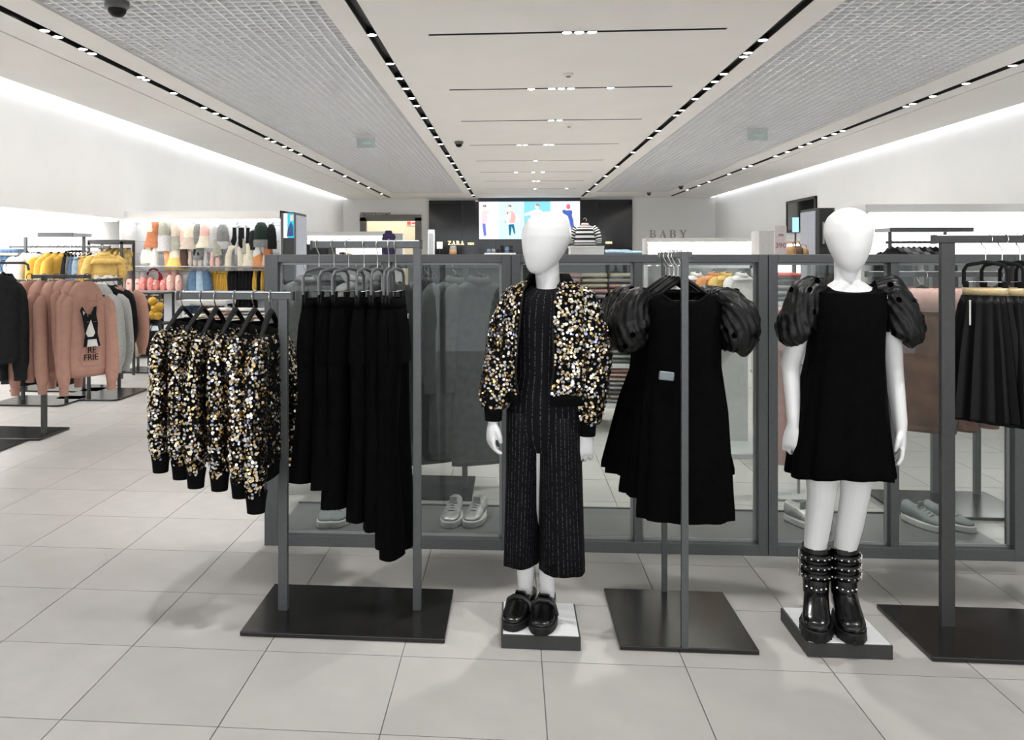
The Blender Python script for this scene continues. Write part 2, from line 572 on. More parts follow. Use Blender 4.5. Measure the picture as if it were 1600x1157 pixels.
lamp_v = {
    'outer_left': (47, 57, 76, 83, 120, 124, 145, 168, 177, 184, 216, 221, 229, 234, 241, 256, 265, 275, 285, 293, 303),
    'inner_left': (54, 99, 122, 138, 153, 165, 184, 200, 214, 225, 243, 255, 265, 276, 285, 295, 305),
    'inner_right': (62, 82, 88, 115, 127, 138, 154, 172, 180, 204, 215, 238, 260, 275, 288, 299),
    'outer_right': (102, 130, 150, 162, 166, 204, 209, 215, 224, 229, 237, 244, 259, 263, 272, 284, 290, 297)}
where = {'outer_left': 'slot nearest the left wall', 'inner_left': 'slot left of the middle strip',
         'inner_right': 'slot right of the middle strip', 'outer_right': 'slot nearest the right wall'}
for k, vs in lamp_v.items():
    x = sum(LINES[k]) / 2
    ys = [ceil_y(v, x) for v in vs]
    for i, y in enumerate(ys):
        downlight(x, y, 'Lit downlight, %s from the front in the %s' % (ORD[i] if i < 20 else 'last', where[k]), 'downlights in the ' + where[k])
    # real light of the row: one lamp each 2.4 m or so, also over the shopfront out of the picture
    y = -2.6
    while y < 22.5:
        if k == 'outer_left':
            spot(x, y, SPOT_WALL, x - 1.45, y + .1, 1.5, 125, .15)
        elif k == 'outer_right':
            spot(x, y, SPOT_WALL * .72, x + 1.3, y + .1, 1.5, 125, .15)
        else:
            spot(x, y, SPOT_FLOOR, x + (-.2 if 'left' in k else -.3), y + .5, 0, 88)
        y += .82 if 'outer' in k else 2.45
cross_u = ((886, 905, 925), (830, 862, 877, 892, 953), (861, 874), (811, 821, 853, 862), (837,), (806, 833, 848), (834, 841), (836, 885))
for i, us in enumerate(cross_u):
    y = slots[i + 2]
    for j, u in enumerate(us):
        zc = y * CC - .4 * SS
        p = at(u, zc)
        downlight(p.x, y, 'Lit downlight, %s from the left in the %s cross slot from the front' % (ORD[j], ORD[i]), 'downlights in the cross slots')
for y in slots:
    spot(.48, y, SPOT_FLOOR * .8, .48, y + .2, 0, 95)

# ---- things on the ceiling
t = thing('exit_sign', 'clear glass exit sign hanging below the left ceiling grille', 'sign', (at(545, F * 1.7 / 212).x, ceil_y(212, -1.9), ZC))


def exit_sign(t):
    MB().bb(-.14, -.02, -.035, .14, .02, .0).build('holder', M('sign_holder', (.7, .7, .7), .4), t, bevel=.002)
    MB().bb(-.13, -.004, -.17, .13, .004, -.035).build('glass_plate', CLEARGLASS, t, smooth=False)
    a = MB()
    a.bb(-.05, -.0055, -.125, .035, -.0045, -.085)
    a.prism([(.035, -.14), (.085, -.105), (.035, -.07)], -.0055, -.0045)
    a.build('arrow', M('sign_pale_green', (.55, .75, .68), .5), t, smooth=False)


exit_sign(t)
t = thing('exit_sign', 'clear glass exit sign hanging below the right ceiling grille', 'sign', (at(1179, F * 1.7 / 200).x, ceil_y(200, 2.9), ZC))
exit_sign(t)
for (u, v, lab, big) in ((717, 220, 'black dome camera on the ceiling beside the left inner lamp slot', 1), (183, 1, 'dark dome camera at the top edge of the picture in the left grille', 1.2),
                         (1064, 290, 'small black dome camera at the far end of the right grille', .9), (1014, 300, 'small black ceiling sensor far back right of the black wall', .9),
                         (662, 311, 'small dark ceiling sensor far back above the black wall', .8)):
    zc = F * 1.7 / (402 - v - 1)
    p = at(u, zc)
    t = thing('dome_camera', lab, 'camera', (p.x, p.y, ZC), scale=big)
    MB().lathe([(.065, .0), (.066, -.03), (.05, -.045)], seg=16).build('collar', M('camera_collar', (.09, .09, .09), .4), t)
    MB().lathe([(.05, -.045), (.046, -.065), (.028, -.083), (.001, -.088)], seg=16).build('dome', BLACKPLASTIC, t)
for (u, v, k) in ((888, 115, 'first'), (889, 195, 'second')):
    zc = F * 1.7 / (402 - v); p = at(u, zc)
    t = thing('smoke_detector', 'small white ceiling detector in the middle strip, %s from the front' % k, 'detector', (p.x, p.y, ZC))
    MB().lathe([(.05, 0), (.05, -.012), (.035, -.022), (.001, -.028)], seg=16).build('cover', M('detector_white', (.75, .74, .7), .5), t)
    MB().lathe([(.022, -.026), (.02, -.036), (.001, -.038)], seg=12).build('sensor', M('detector_grey', (.3, .3, .3), .5), t)

# ------------------------------------------------------------------ garments
def coat_hanger(name, label, hookmat=None, W=.14, group=None, loc=(0, 0, 0), rz=0.0, scale=1.0, barmat=None, drop=.0):
    t = thing(name, label, 'hanger', loc, rz, group, scale)
    h = MB()
    pts = [(.022 * cos(a), 0, -.018 + .022 * sin(a)) for a in [radians(d) for d in range(-40, 181, 20)]]
    pts += [(-.012, 0, -.042), (0, 0, -.056), (0, 0, -.066 - drop)]
    h.tube([(p[0], p[1], p[2]) for p in pts], .0022, 6)
    h.build('hook', hookmat or CHROME, t)
    b = MB()
    P = []
    for k in range(-8, 9):
        s = k / 8
        P.append((s * W, 0, -.064 - drop - .095 * abs(s) ** 1.1))
    b.tube(P, [.0045 + .003 * (1 - abs(k) / 8) for k in range(-8, 9)], 8, flat=1.6)
    b.build('shoulder_bar', barmat or BLACKPLASTIC, t)
    c = MB().tube([(-W * .86, 0, -.142 - drop), (W * .86, 0, -.142 - drop)], .004, 6)
    c.build('cross_bar', barmat or BLACKPLASTIC, t)
    return t


def clip_hanger(name, label, loc=(0, 0, 0), rz=0.0, W=.085, drop=.052, group=None, scale=1.0, barmat=None, low=.115):
    t = thing(name, label, 'hanger', loc, rz, group, scale)
    h = MB()
    pts = [(.02 * cos(a), 0, -.016 + .02 * sin(a)) for a in [radians(d) for d in range(-40, 181, 20)]]
    pts += [(-.01, 0, -.036), (0, 0, -.05), (0, 0, -.05 - drop)]
    h.tube(pts, .002, 6).build('hook', CHROME, t)
    z0 = -.05 - drop
    f = MB()
    P = [(-W, 0, z0 - low + .02), (-W, 0, z0 - .03), (-W * .85, 0, z0 - .012), (0, 0, z0), (W * .85, 0, z0 - .012), (W, 0, z0 - .03), (W, 0, z0 - low + .02)]
    f.tube(P, .0065, 8, flat=.8)
    f.build('bar', barmat or GREYPLASTIC, t)
    MB().tube([(-W, 0, z0 - low + .03), (W, 0, z0 - low + .03)], .0017, 6).build('wire', CHROME, t)
    for s in (-1, 1):
        c = MB()
        c.box((s * W * .9, -.006, z0 - low + .01), (.016, .006, .045), rx=.12); c.box((s * W * .9, .006, z0 - low + .01), (.016, .006, .045), rx=-.12)
        c.build('clip', BLACKPLASTIC, t, bevel=.001)
    return t


def top_garment(name, label, cat, mat, loc=(0, 0, 0), rz=0.0, scale=1.0, group=None, W=.17, L=.56, SL=.46, T=.055, cuffmat=None, hood=False, collar=True,
                seg=24, fold=.035, flare=1.02, sw=.052, sleeves=True, spread=.05, pocket=False, fwd=-.01, top=-.092):
    """a jacket, hoodie or jumper hanging from its hook at the local origin, front towards -y"""
    cuffmat = cuffmat or mat
    t = thing(name, label, cat, loc, rz, group, scale)
    zL = -L
    R = [(top, .05, .034, 0), (top - .008, .075, .042, 0), (top - .028, W * .78, .046, .2), (top - .05, W * .97, .05, .4), (top - .075, W * 1.03, T * .95, .6),
         (top - .16, W, T, .8), (top - .16 + (zL + .16 - top) * .5, W * (1 + (flare - 1) * .6), T * 1.08, 1), (zL + .05, W * flare, T * 1.1, 1), (zL + .035, W * flare * .98, T * 1.05, .8)]
    ph = rr(0, 6)
    body = MB()
    body.loft([ring(0, 0, z, a, b, 2.4, seg, fold * f, 5, ph) for z, a, b, f in R])
    body.build('body', mat, t)
    MB().loft([ring(0, 0, zL + .037, W * flare * .97, T * 1.04, 2.4, seg, fold * .6, 5, ph), ring(0, 0, zL + .02, W * flare * .95, T, 2.4, seg, fold * .5, 5, ph),
               ring(0, 0, zL, W * flare * .95, T * .97, 2.4, seg, fold * .5, 5, ph)]).build('hem_band', cuffmat, t, solid=.004)
    if sleeves:
        for s in (-1, 1):
            sw_ = sw * rr(.94, 1.06)
            d = rr(-.02, .02)
            P = [(s * W * .80, 0, top - .05), (s * (W + .012), -.002, top - .085), (s * (W + spread * .7), fwd + d * .4, top - .2), (s * (W + spread), fwd * 1.5 + d, top - .08 - SL * .62),
                 (s * (W + spread * .9), fwd * 2 + d, top - .07 - SL * .88), (s * (W + spread * .85), fwd * 2 + d, top - .07 - SL)]
            m = MB().tube(P, [sw_ * .75, sw_ * 1.05, sw_ * 1.08, sw_ * 1.04, sw_ * .95, sw_ * .7], 14, caps=False, flat=.8, fold=.06, freq=3, ph=ph, sub=2)
            m.build('sleeve', mat, t)
            a = P[-1]
            MB().tube([(a[0], a[1], a[2] + .012), (a[0] * .998, a[1], a[2] - .02), (a[0] * .995, a[1], a[2] - .05)], [sw_ * .68, sw_ * .62, sw_ * .6], 12, caps=True).build('cuff', cuffmat, t)
    if collar:
        MB().loft([ring(0, 0, top + .022, .05, .036, 2.2, seg, dip=.01), ring(0, 0, top + .006, .058, .042, 2.2, seg, dip=.012), ring(0, 0, top - .012, .078, .05, 2.2, seg, dip=.014)]).build('collar', cuffmat, t, solid=.004)
    if hood:
        hm = MB()
        hm.loft([ring(0, .012, top + .052, .03, .03, 2.2, seg), ring(0, .01, top + .045, .052, .042, 2.2, seg, dip=.035), ring(0, .01, top + .02, .072, .06, 2.2, seg, .05, 4, ph, dip=.05),
                 ring(0, .012, top - .01, .09, .068, 2.2, seg, .05, 4, ph, dip=.04), ring(0, .02, top - .035, .094, .06, 2.2, seg, .04, 4, ph, dip=.03)], cap0=True)
        hm.build('hood', mat, t)
        for s in (-1, 1):
            MB().tube([(s * .03, -.052, top - .02), (s * .033, -.062, top - .08), (s * .03, -.064, top - .14)], .0025, 6).build('drawstring', cuffmat, t)
    if pocket:
        MB().prism([(-W * .45, zL + .06), (W * .45, zL + .06), (W * .62, zL + .10), (W * .40, zL + .19), (-W * .40, zL + .19), (-W * .62, zL + .10)], -T * 1.16, -T * 1.0).build('pocket', mat, t, bevel=.004)
    return t


def sequin_top(name, label, loc, rz, scale, group, seed):
    rnd = random.Random(seed)
    t = thing(name, label, 'jacket', loc, rz, group, scale)
    W_, L, T, top = .150, .60, .033, -.128
    ph = rnd.uniform(0, 6)
    R = [(top - .006, .055, .022, 0), (top - .022, W_ * .74, .030, .2), (top - .045, W_ * .96, .036, .4), (top - .07, W_ * 1.03, T * .95, .6), (top - .17, W_, T, .8),
         (top - .30, W_ * 1.02, T * 1.1, 1), (-L + .05, W_ * 1.04, T * 1.1, 1)]
    b = MB(); b.loft([ring(0, 0, z, a, d, 2.4, 30, .05 * f, 5, ph) for z, a, d, f in R]); b.build('body', BLACKJERSEY, t)
    sq = sprinkle(b, 1900, .0048, lift=-.0045, rnd=rnd)
    sl = MB()
    for s in (-1, 1):
        d = rnd.uniform(-.02, .02)
        P = [(s * W_ * .8, 0, top - .048), (s * (W_ + .012), -.004, top - .08), (s * (W_ + .036), -.012 + d, top - .2), (s * (W_ + .05), -.02 + d, top - .34), (s * (W_ + .045), -.02 + d, top - .435), (s * (W_ + .04), -.02 + d, top - .49)]
        one = MB().tube(P, [.036, .048, .052, .052, .049, .036], 14, caps=False, flat=.58, fold=.07, freq=3, ph=ph, sub=3)
        one.build('sleeve', BLACKJERSEY, t)
        s2 = sprinkle(one, 1900, .0050, lift=.0045, rnd=rnd)
        sq.add(s2.v, s2.f); sq.m[-len(s2.m):] = s2.m
        a = P[-1]
        MB().tube([(a[0], a[1], a[2] + .01), (a[0], a[1], a[2] - .02), (a[0], a[1], a[2] - .055)], [.036, .031, .028], 12).build('cuff', BLACKJERSEY, t)
    tag(sq.build('sequins', SEQ, t, smooth=False), kind='stuff')
    MB().loft([ring(0, 0, -L + .052, W_ * 1.02, T * 1.06, 2.4, 30, .05, 5, ph), ring(0, 0, -L + .03, W_ * .97, T, 2.4, 30, .03, 5, ph), ring(0, 0, -L, W_ * .96, T * .95, 2.4, 30, .03, 5, ph)]).build('hem_band', BLACKJERSEY, t, solid=.004)
    MB().loft([ring(0, 0, top + .018, .046, .017, 2.2, 24, dip=.012), ring(0, 0, top + .004, .052, .020, 2.2, 24, dip=.012), ring(0, 0, top - .012, .068, .026, 2.2, 24, dip=.012)]).build('collar', BLACKJERSEY, t, solid=.005)
    MB().bb(-.004, -T * 1.16, -L + .01, .004, -T * .9, top - .03).build('zip', CHROME, t)
    return t


def trousers(name, label, mat, loc, rz, L=.8, group=None, scale=1.0, W=.085, z0=-.21, flare=1.0, seg=20):
    t = thing(name, label, 'trousers', loc, rz, group, scale)
    MB().loft([ring(0, 0, z0, W, .018, 2.6, seg), ring(0, 0, z0 - .02, W * 1.02, .021, 2.6, seg), ring(0, 0, z0 - .038, W * 1.03, .024, 2.6, seg)]).build('waistband', mat, t, solid=.003)
    ph = rr(0, 6)
    MB().loft([ring(0, 0, z0 - .036, W * 1.03, .024, 2.6, seg, .02, 5, ph), ring(0, 0, z0 - .10, W * 1.14, .034, 2.6, seg, .05, 5, ph), ring(0, 0, z0 - .2, W * 1.2, .042, 2.6, seg, .06, 5, ph), ring(0, 0, z0 - .235, W * 1.18, .04, 2.6, seg, .05, 5, ph)]).build('seat', mat, t)
    for s in (-1, 1):
        P = [(s * W * .55, 0, z0 - .19), (s * W * .62, rr(-.01, .01), z0 - .19 - (L - .19) * .45), (s * W * (.62 + .1 * flare), rr(-.015, .015), z0 - L)]
        Q = [P[0], [(P[0][i] + P[1][i]) / 2 for i in range(3)], P[1], [(P[1][i] + P[2][i]) / 2 for i in range(3)], P[2]]
        MB().tube(Q, [W * .64, W * .66, W * .68, W * (.66 + .07 * flare), W * (.66 + .16 * flare)], 16, caps=True, flat=.58, fold=.07, freq=4, ph=ph + s, sub=2).build('leg', mat, t)
    MB().box((W * .5, -.032, z0 - .07), (.014, .006, .02)).build('button', CHROME, t, bevel=.002)
    return t


def puff_sleeve(t, P, radii, mat=ORGANZA, seg=40, seed=1, dots=9, parent_name='sleeve'):
    rnd = random.Random(seed)
    m = MB().tube(P, radii, 72, caps=False, fold=.05, freq=13, sub=6, ph=seed)
    vs = []
    for p in m.v:
        q = Vector(p)
        n1 = mnoise.noise(q * 22 + Vector((seed * 3.1, 0, 0))) * .009 - abs(mnoise.noise(q * 40 + Vector((0, seed, 0)))) * .010 + .003
        c = Vector(P[0]).lerp(Vector(P[-1]), .5)
        d = (q - c).normalized()
        vs.append(tuple(q + d * n1))
    m.v = vs
    o = m.build(parent_name, mat, t, angle=70)
    dm = MB()
    for _ in range(dots):
        f = m.f[rnd.randrange(len(m.f) // 8, len(m.f) * 7 // 8)]
        pp = [Vector(m.v[i]) for i in f]
        c = sum(pp, Vector()) / 4
        n = (pp[1] - pp[0]).cross(pp[2] - pp[0]).normalized()
        x = n.orthogonal().normalized(); y = n.cross(x)
        dm.add([c + n * .004 + x * cos(k * pi / 4) * .0105 + y * sin(k * pi / 4) * .0105 for k in range(8)], [tuple(range(8))])
    tag(dm.build('flock_dots', DOT, o if t.get('category') or t.parent is None else t, smooth=False), kind='stuff')
    return o


def hung_dress(name, label, loc, rz, L, hem, group, seed, W=.118, dz=0.0, puff=1.0, tagged=False):
    t = thing(name, label, 'dress', loc, rz, group)
    rnd = random.Random(seed)
    z0 = -.135 + dz
    ph = rnd.uniform(0, 6)
    R = [(z0, .075, .03, 0, .035), (z0 - .012, W * .95, .036, 0, .02), (z0 - .05, W, .048, .1, 0), (z0 - .13, W * .96, .055, .2, 0), (z0 - .25, W * .97, .058, .3, 0), (z0 - .29, W * 1.0, .06, .5, 0),
         (z0 - .40, W + (hem - W) * .4, .07, .8, 0), (-L + .02, hem, .085, 1, 0), (-L, hem, .085, 1.05, 0)]
    MB().loft([ring(0, 0, z, a, b, 2.2, 48, .05 * f, 9, ph, dip) for z, a, b, f, dip in R]).build('body', BLACKCLOTH, t)
    MB().loft([ring(0, 0, z0 + .003, .076, .031, 2.2, 32, dip=.035), ring(0, 0, z0 - .008, .083, .036, 2.2, 32, dip=.034)]).build('neckband', BLACKJERSEY, t, solid=.003)
    for s in (-1, 1):
        P = [(s * (W - .015), 0, z0 - .012), (s * (W + .015), -.004, z0 - .022), (s * (W + .042), -.008, z0 - .06), (s * (W + .054), -.01, z0 - .115), (s * (W + .046), -.01, z0 - .165), (s * (W + .032), -.008, z0 - .195)]
        puff_sleeve(t, P, [.024 * puff, .042 * puff, .058 * puff, .066 * puff, .058 * puff, .034 * puff], seed=seed * 2 + (s > 0))
    if tagged:
        MB().box((-.07, -.080, -.42), (.05, .012, .030), ry=.1).build('security_tag', M('tag_grey', (.20, .23, .25), .35), t, bevel=.004)
    return t


def pleated_skirt(name, label, loc, rz, L, group, seed, W=.07, hem=.125, z0=-.195, mat=None, band=None):
    t = thing(name, label, 'skirt', loc, rz, group)
    rnd = random.Random(seed); ph = rnd.uniform(0, 6)
    band = band or M('gold_elastic', (.52, .40, .22), .45, .4, var=.15, vscale=120)
    MB().loft([ring(0, 0, z0, W, .022, 2.4, 36), ring(0, 0, z0 - .012, W * 1.0, .024, 2.4, 36), ring(0, 0, z0 - .027, W * 1.0, .024, 2.4, 36)]).build('waistband', band, t, solid=.003)
    mat = mat or M('black_satin', (.0025, .0025, .003), .42, var=.3, spec=.16)
    MB().loft([ring(0, 0, z0 - .026, W * 1.0, .026, 2.3, 96, .03, 17, ph), ring(0, 0, z0 - .06, W * 1.12, .034, 2.3, 96, .06, 17, ph), ring(0, 0, z0 - L * .5, (W + hem) / 2 * 1.04, .05, 2.3, 96, .07, 17, ph),
               ring(0, 0, z0 - L + .01, hem, .065, 2.3, 96, .075, 17, ph), ring(0, 0, z0 - L, hem, .065, 2.3, 96, .075, 17, ph)]).build('pleats', mat, t, solid=.002)
    return t


# ------------------------------------------------------------------ racks
def rack(name, label, x0, x1, y0, y1, posts, bars, plate_h=.016, mat=STEEL, round_plate=False):
    """a flat base plate, posts with T arms; all in world coordinates about the plate's middle"""
    cx, cy = (x0 + x1) / 2, (y0 + y1) / 2
    t = thing(name, label, 'clothes rack', (cx, cy, 0))
    pl = MB()
    if round_plate:
        w, d, r = (x1 - x0) / 2, (y1 - y0) / 2, .06
        poly = []
        for (sx, sy, a0) in ((1, 1, 0), (-1, 1, 90), (-1, -1, 180), (1, -1, 270)):
            for k in range(5):
                a = radians(a0 + k * 22.5)
                poly.append((sx * (w - r) + r * cos(a), sy * (d - r) + r * sin(a)))
        pl.prism(poly, .001, plate_h, plane='xy')
    else:
        pl.bb(x0 - cx, y0 - cy, .001, x1 - cx, y1 - cy, plate_h)
    pl.build('base_plate', BASEPLATE, t, smooth=False, bevel=.0025)
    for (px, py, w, d, h) in posts:
        MB().bb(px - cx - w / 2, py - cy - d / 2, plate_h - .004, px - cx + w / 2, py - cy + d / 2, h).build('post', mat, t, smooth=False, bevel=.002)
    for (ax, ay, bx, by, z, hh, ww) in bars:
        b = MB()
        if abs(ax - bx) > abs(ay - by):
            b.bb(ax - cx, ay - cy - ww / 2, z - hh / 2, bx - cx, by - cy + ww / 2, z + hh / 2)
        else:
            b.bb(ax - cx - ww / 2, ay - cy, z - hh / 2, bx - cx + ww / 2, by - cy, z + hh / 2)
        br = b.build('bar', mat, t, smooth=False, bevel=.002)
        if abs(ax - bx) > abs(ay - by):
            MB().bb(ax - cx + .008, ay - cy - ww * .32, z + hh / 2 - .001, bx - cx - .008, ay - cy + ww * .32, z + hh / 2 + .0025).build('wear_strip', CHROME, br, smooth=False)
            for x in (ax, bx):
                MB().bb(x - cx - .004, ay - cy - ww * .6, z - hh * .62, x - cx + .004, ay - cy + ww * .6, z + hh * .62).build('end_cap', STEEL_D, br, smooth=False)
    return t

# ------------------------------------------------------------------ glass partition behind the front racks
GA, GB = fl(413, 853), fl(1590, 878)
G_ANG = atan2(GB.y - GA.y, GB.x - GA.x)
gd = Vector((cos(G_ANG), sin(G_ANG), 0))
GTOP = 1.312


def along(u):
    """distance from GA of the partition point seen in column u"""
    best = None
    for k in range(0, 5200):
        s = k * .001
        p = GA + gd * s
        zc = -p.x * SS + p.y * CC; xc = p.x * CC + p.y * SS
        d = abs(PX + F * xc / zc - u)
        if best is None or d < best[0]:
            best = (d, s)
    return best[1]


def glass_unit(s0, s1, label, first=False):
    p = GA + gd * s0
    t = thing('glass_partition', label, 'partition', (p.x, p.y, 0), G_ANG)
    w = s1 - s0; wst = .040; dep = .075
    o = MB().bb(0, 0, 0, (.062 if first else wst), dep, GTOP).build('stile', STEEL, t, smooth=False, bevel=.002)
    MB().bb(w - wst, 0, 0, w, dep, GTOP).build('stile', STEEL, t, smooth=False, bevel=.002)
    MB().bb(w / 2 - .018, .004, .04, w / 2 + .018, dep - .004, GTOP - .03).build('mullion', STEEL, t, smooth=False, bevel=.002)
    x0 = .062 if first else wst
    MB().bb(x0, 0, GTOP - .036, w - wst, dep, GTOP).build('top_rail', STEEL, t, smooth=False, bevel=.002)
    MB().bb(x0, 0, 0, w - wst, dep, .048).build('bottom_rail', STEEL, t, smooth=False, bevel=.002)
    for a, b in ((x0, w / 2 - .018), (w / 2 + .018, w - wst)):
        MB().bb(a - .004, .044, .04, b + .004, .052, GTOP - .03).build('pane', GLASS, t, smooth=False)
        br = MB()
        e = .011
        br.bb(a, .036, .048, a + e, .044, GTOP - .036); br.bb(b - e, .036, .048, b, .044, GTOP - .036)
        br.bb(a, .036, .048, b, .044, .048 + e); br.bb(a, .036, GTOP - .036 - e, b, .044, GTOP - .036)
        br.build('glazing_bead', M('bead_grey', (.30, .31, .31), .4, .4), t, smooth=False)
    return t


sa, sb, sc_, sd = 0.0, along(799), along(1201), along(1601)
glass_unit(sa, sb - .003, 'grey steel framed glass partition behind the sequin jackets and trousers rack', True)
glass_unit(sb, sc_ - .003, 'grey steel framed glass partition behind the black puff sleeve dresses rack')
glass_unit(sc_, sd, 'grey steel framed glass partition behind the mannequin in the black dress')
# low dark platform with shoes behind the glass
p = GA + gd * .02 + Vector((0, .09, 0))
t = thing('shoe_platform', 'low dark grey platform on the floor behind the glass partitions', 'platform', (p.x, p.y, 0), G_ANG)
MB().bb(0, 0, .001, sd - .04, .47, .028).build('board', M('platform_grey', (.13, .13, .128), .4, var=.12, vscale=5), t, smooth=False, bevel=.003)
MB().bb(0, .455, .001, sd - .04, .47, .034).build('rear_lip', STEEL_D, t, smooth=False, bevel=.002)


# ------------------------------------------------------------------ shoes
def foot(secs, seg=18, n=2.6):
    """sections along y: (y, x centre, half width, z bottom, z top)"""
    rings = []
    for (y, cx, hw, z0, z1) in secs:
        r = []
        for k in range(seg):
            a = 2 * pi * k / seg
            s_, c_ = sin(a), cos(a)
            r.append((cx + hw * math.copysign(abs(c_) ** (2 / n), c_), y, (z0 + z1) / 2 + (z1 - z0) / 2 * math.copysign(abs(s_) ** (2 / n), s_)))
        rings.append(r)
    return MB().loft(rings, True, True, True)


def sole_outline(L0, L1, hw, toe=1.0, n=28):
    out = []
    for k in range(n):
        a = 2 * pi * k / n
        y = cos(a); x = sin(a)
        yy = L0 + (L1 - L0) * (y + 1) / 2
        f = (y + 1) / 2                      # 0 heel .. 1 toe
        w = hw * (.80 + .28 * sin(min(1, f * 1.15) * pi * .62) ** 2)
        out.append((w * math.copysign(abs(x) ** .72, x), yy))
    return out


def loafer(t, mirror=1):
    secs = [(.078, 0, .018, .024, .058), (.070, 0, .028, .022, .078), (.045, 0, .033, .022, .076), (.01, 0, .034, .022, .074), (-.02, 0, .036, .022, .082), (-.05, 0, .040, .022, .072),
            (-.085, 0, .042, .022, .056), (-.112, 0, .038, .022, .047), (-.132, 0, .027, .023, .040), (-.140, 0, .012, .024, .033)]
    up = foot(secs)
    up.build('upper', LEATHER, t, angle=60)
    so = MB().prism(sole_outline(.086, -.148, .046), 0.0, .026, plane='xy')
    so.build('sole', RUBBER, t, bevel=.003)
    st = MB()
    st.tube([(-.042, -.045, .03), (-.034, -.046, .064), (-.016, -.046, .077), (.016, -.046, .077), (.034, -.046, .064), (.042, -.045, .03)], .011, 8, flat=.45)
    st.build('saddle_strap', LEATHER, t)
    MB().prism([(-.024, .070), (.024, .070), (.018, .093), (-.018, .093)], -.030, -.022).build('tongue', LEATHER, t, bevel=.003)


def boot(t, mirror=1):
    secs = [(.082, 0, .022, .03, .085), (.072, 0, .034, .03, .12), (.04, 0, .039, .03, .14), (.0, 0, .040, .03, .135), (-.035, 0, .041, .03, .108), (-.07, 0, .044, .03, .084), (-.105, 0, .043, .03, .072),
            (-.13, 0, .033, .03, .062), (-.142, 0, .016, .032, .05)]
    m = foot(secs)
    sh = [ring(0, .026 + .004 * i, z, a, b, 2.2, 24, .02, 3, i) for i, (z, a, b) in enumerate([(.10, .040, .052), (.14, .043, .050), (.18, .045, .049), (.22, .046, .050), (.255, .047, .051)])]
    m.loft(sh, True, True, True)
    m.build('upper', LEATHER, t, angle=60)
    MB().prism(sole_outline(.09, -.152, .049), 0.0, .034, plane='xy').build('sole', RUBBER, t, bevel=.003)
    tr = MB()
    for k in range(14):
        a = 2 * pi * k / 14
        tr.box((.047 * sin(a) * (1 if cos(a) > -.5 else .8), -.031 - .118 * cos(a), .008), (.012, .014, .016), rz=a)
    tag(tr.build('tread', RUBBER, t, smooth=False), kind='stuff')
    ss = MB(); sd_ = MB()
    for i, z in enumerate((.163, .195, .227)):
        rr_ = [ring(0, .032, z - .011, .049, .054, 2.2, 28), ring(0, .032, z + .011, .050, .055, 2.2, 28)]
        MB().loft(rr_).build('strap', LEATHER, t, solid=.004)
        for k in range(16):
            a = 2 * pi * k / 16 + .1
            sd_.lathe([(.0042, -.001), (.003, .003), (.0002, .004)], (0, 0, 0), 6)
            b = len(sd_.v) - 18
            Rm = Matrix.Translation((0.052 * sin(a), .032 - .057 * cos(a), z)) @ Matrix.Rotation(a, 4, 'Z') @ Matrix.Rotation(pi / 2, 4, 'X')
            for q in range(b, len(sd_.v)):
                sd_.v[q] = tuple(Rm @ Vector(sd_.v[q]))
        MB().box((mirror * .054, .03, z), (.006, .024, .026), rz=0).build('buckle', CHROME, t, bevel=.002)
    for k in range(5):
        sd_.lathe([(.0042, -.001), (.003, .003), (.0002, .004)], (0, 0, 0), 6)
        b = len(sd_.v) - 18
        Rm = Matrix.Translation(((-.03 + .015 * k), -.022 - .012 * (2 - abs(k - 2)), .133 + .0 * k)) @ Matrix.Rotation(pi / 2.6, 4, 'X')
        for q in range(b, len(sd_.v)):
            sd_.v[q] = tuple(Rm @ Vector(sd_.v[q]))
    tag(sd_.build('studs', CHROME, t), kind='stuff')


def sneaker(name, label, loc, rz, up, so, group, scale=1.0):
    t = thing(name, label, 'shoe', loc, rz, group, scale)
    secs = [(.085, 0, .018, .03, .075), (.075, 0, .031, .025, .098), (.045, 0, .035, .025, .088), (.005, 0, .037, .025, .085), (-.035, 0, .040, .025, .074), (-.075, 0, .044, .025, .058),
            (-.11, 0, .040, .025, .05), (-.135, 0, .026, .027, .043), (-.144, 0, .011, .03, .038)]
    foot(secs).build('upper', up, t, angle=60)
    MB().prism(sole_outline(.094, -.154, .050), 0.0, .032, plane='xy').build('sole', so, t, bevel=.006)
    for k in range(4):
        y = -.012 - .018 * k; h = .083 - .007 * k
        MB().tube([(-.026, y, h - .008), (0, y - .003, h + .004), (.026, y, h - .008)], .0035, 6).build('lace', M('lace_grey', (.5, .5, .48), .8), t)
    MB().prism([(-.02, .08), (.02, .08), (.017, .112), (-.017, .112)], -.014, -.006).build('tongue', up, t, bevel=.003)
    return t


# ------------------------------------------------------------------ mannequins
def tube_pts(m, P, R, seg=16, flat=1.0):
    m.tube(P, R, seg, True, flat=flat)


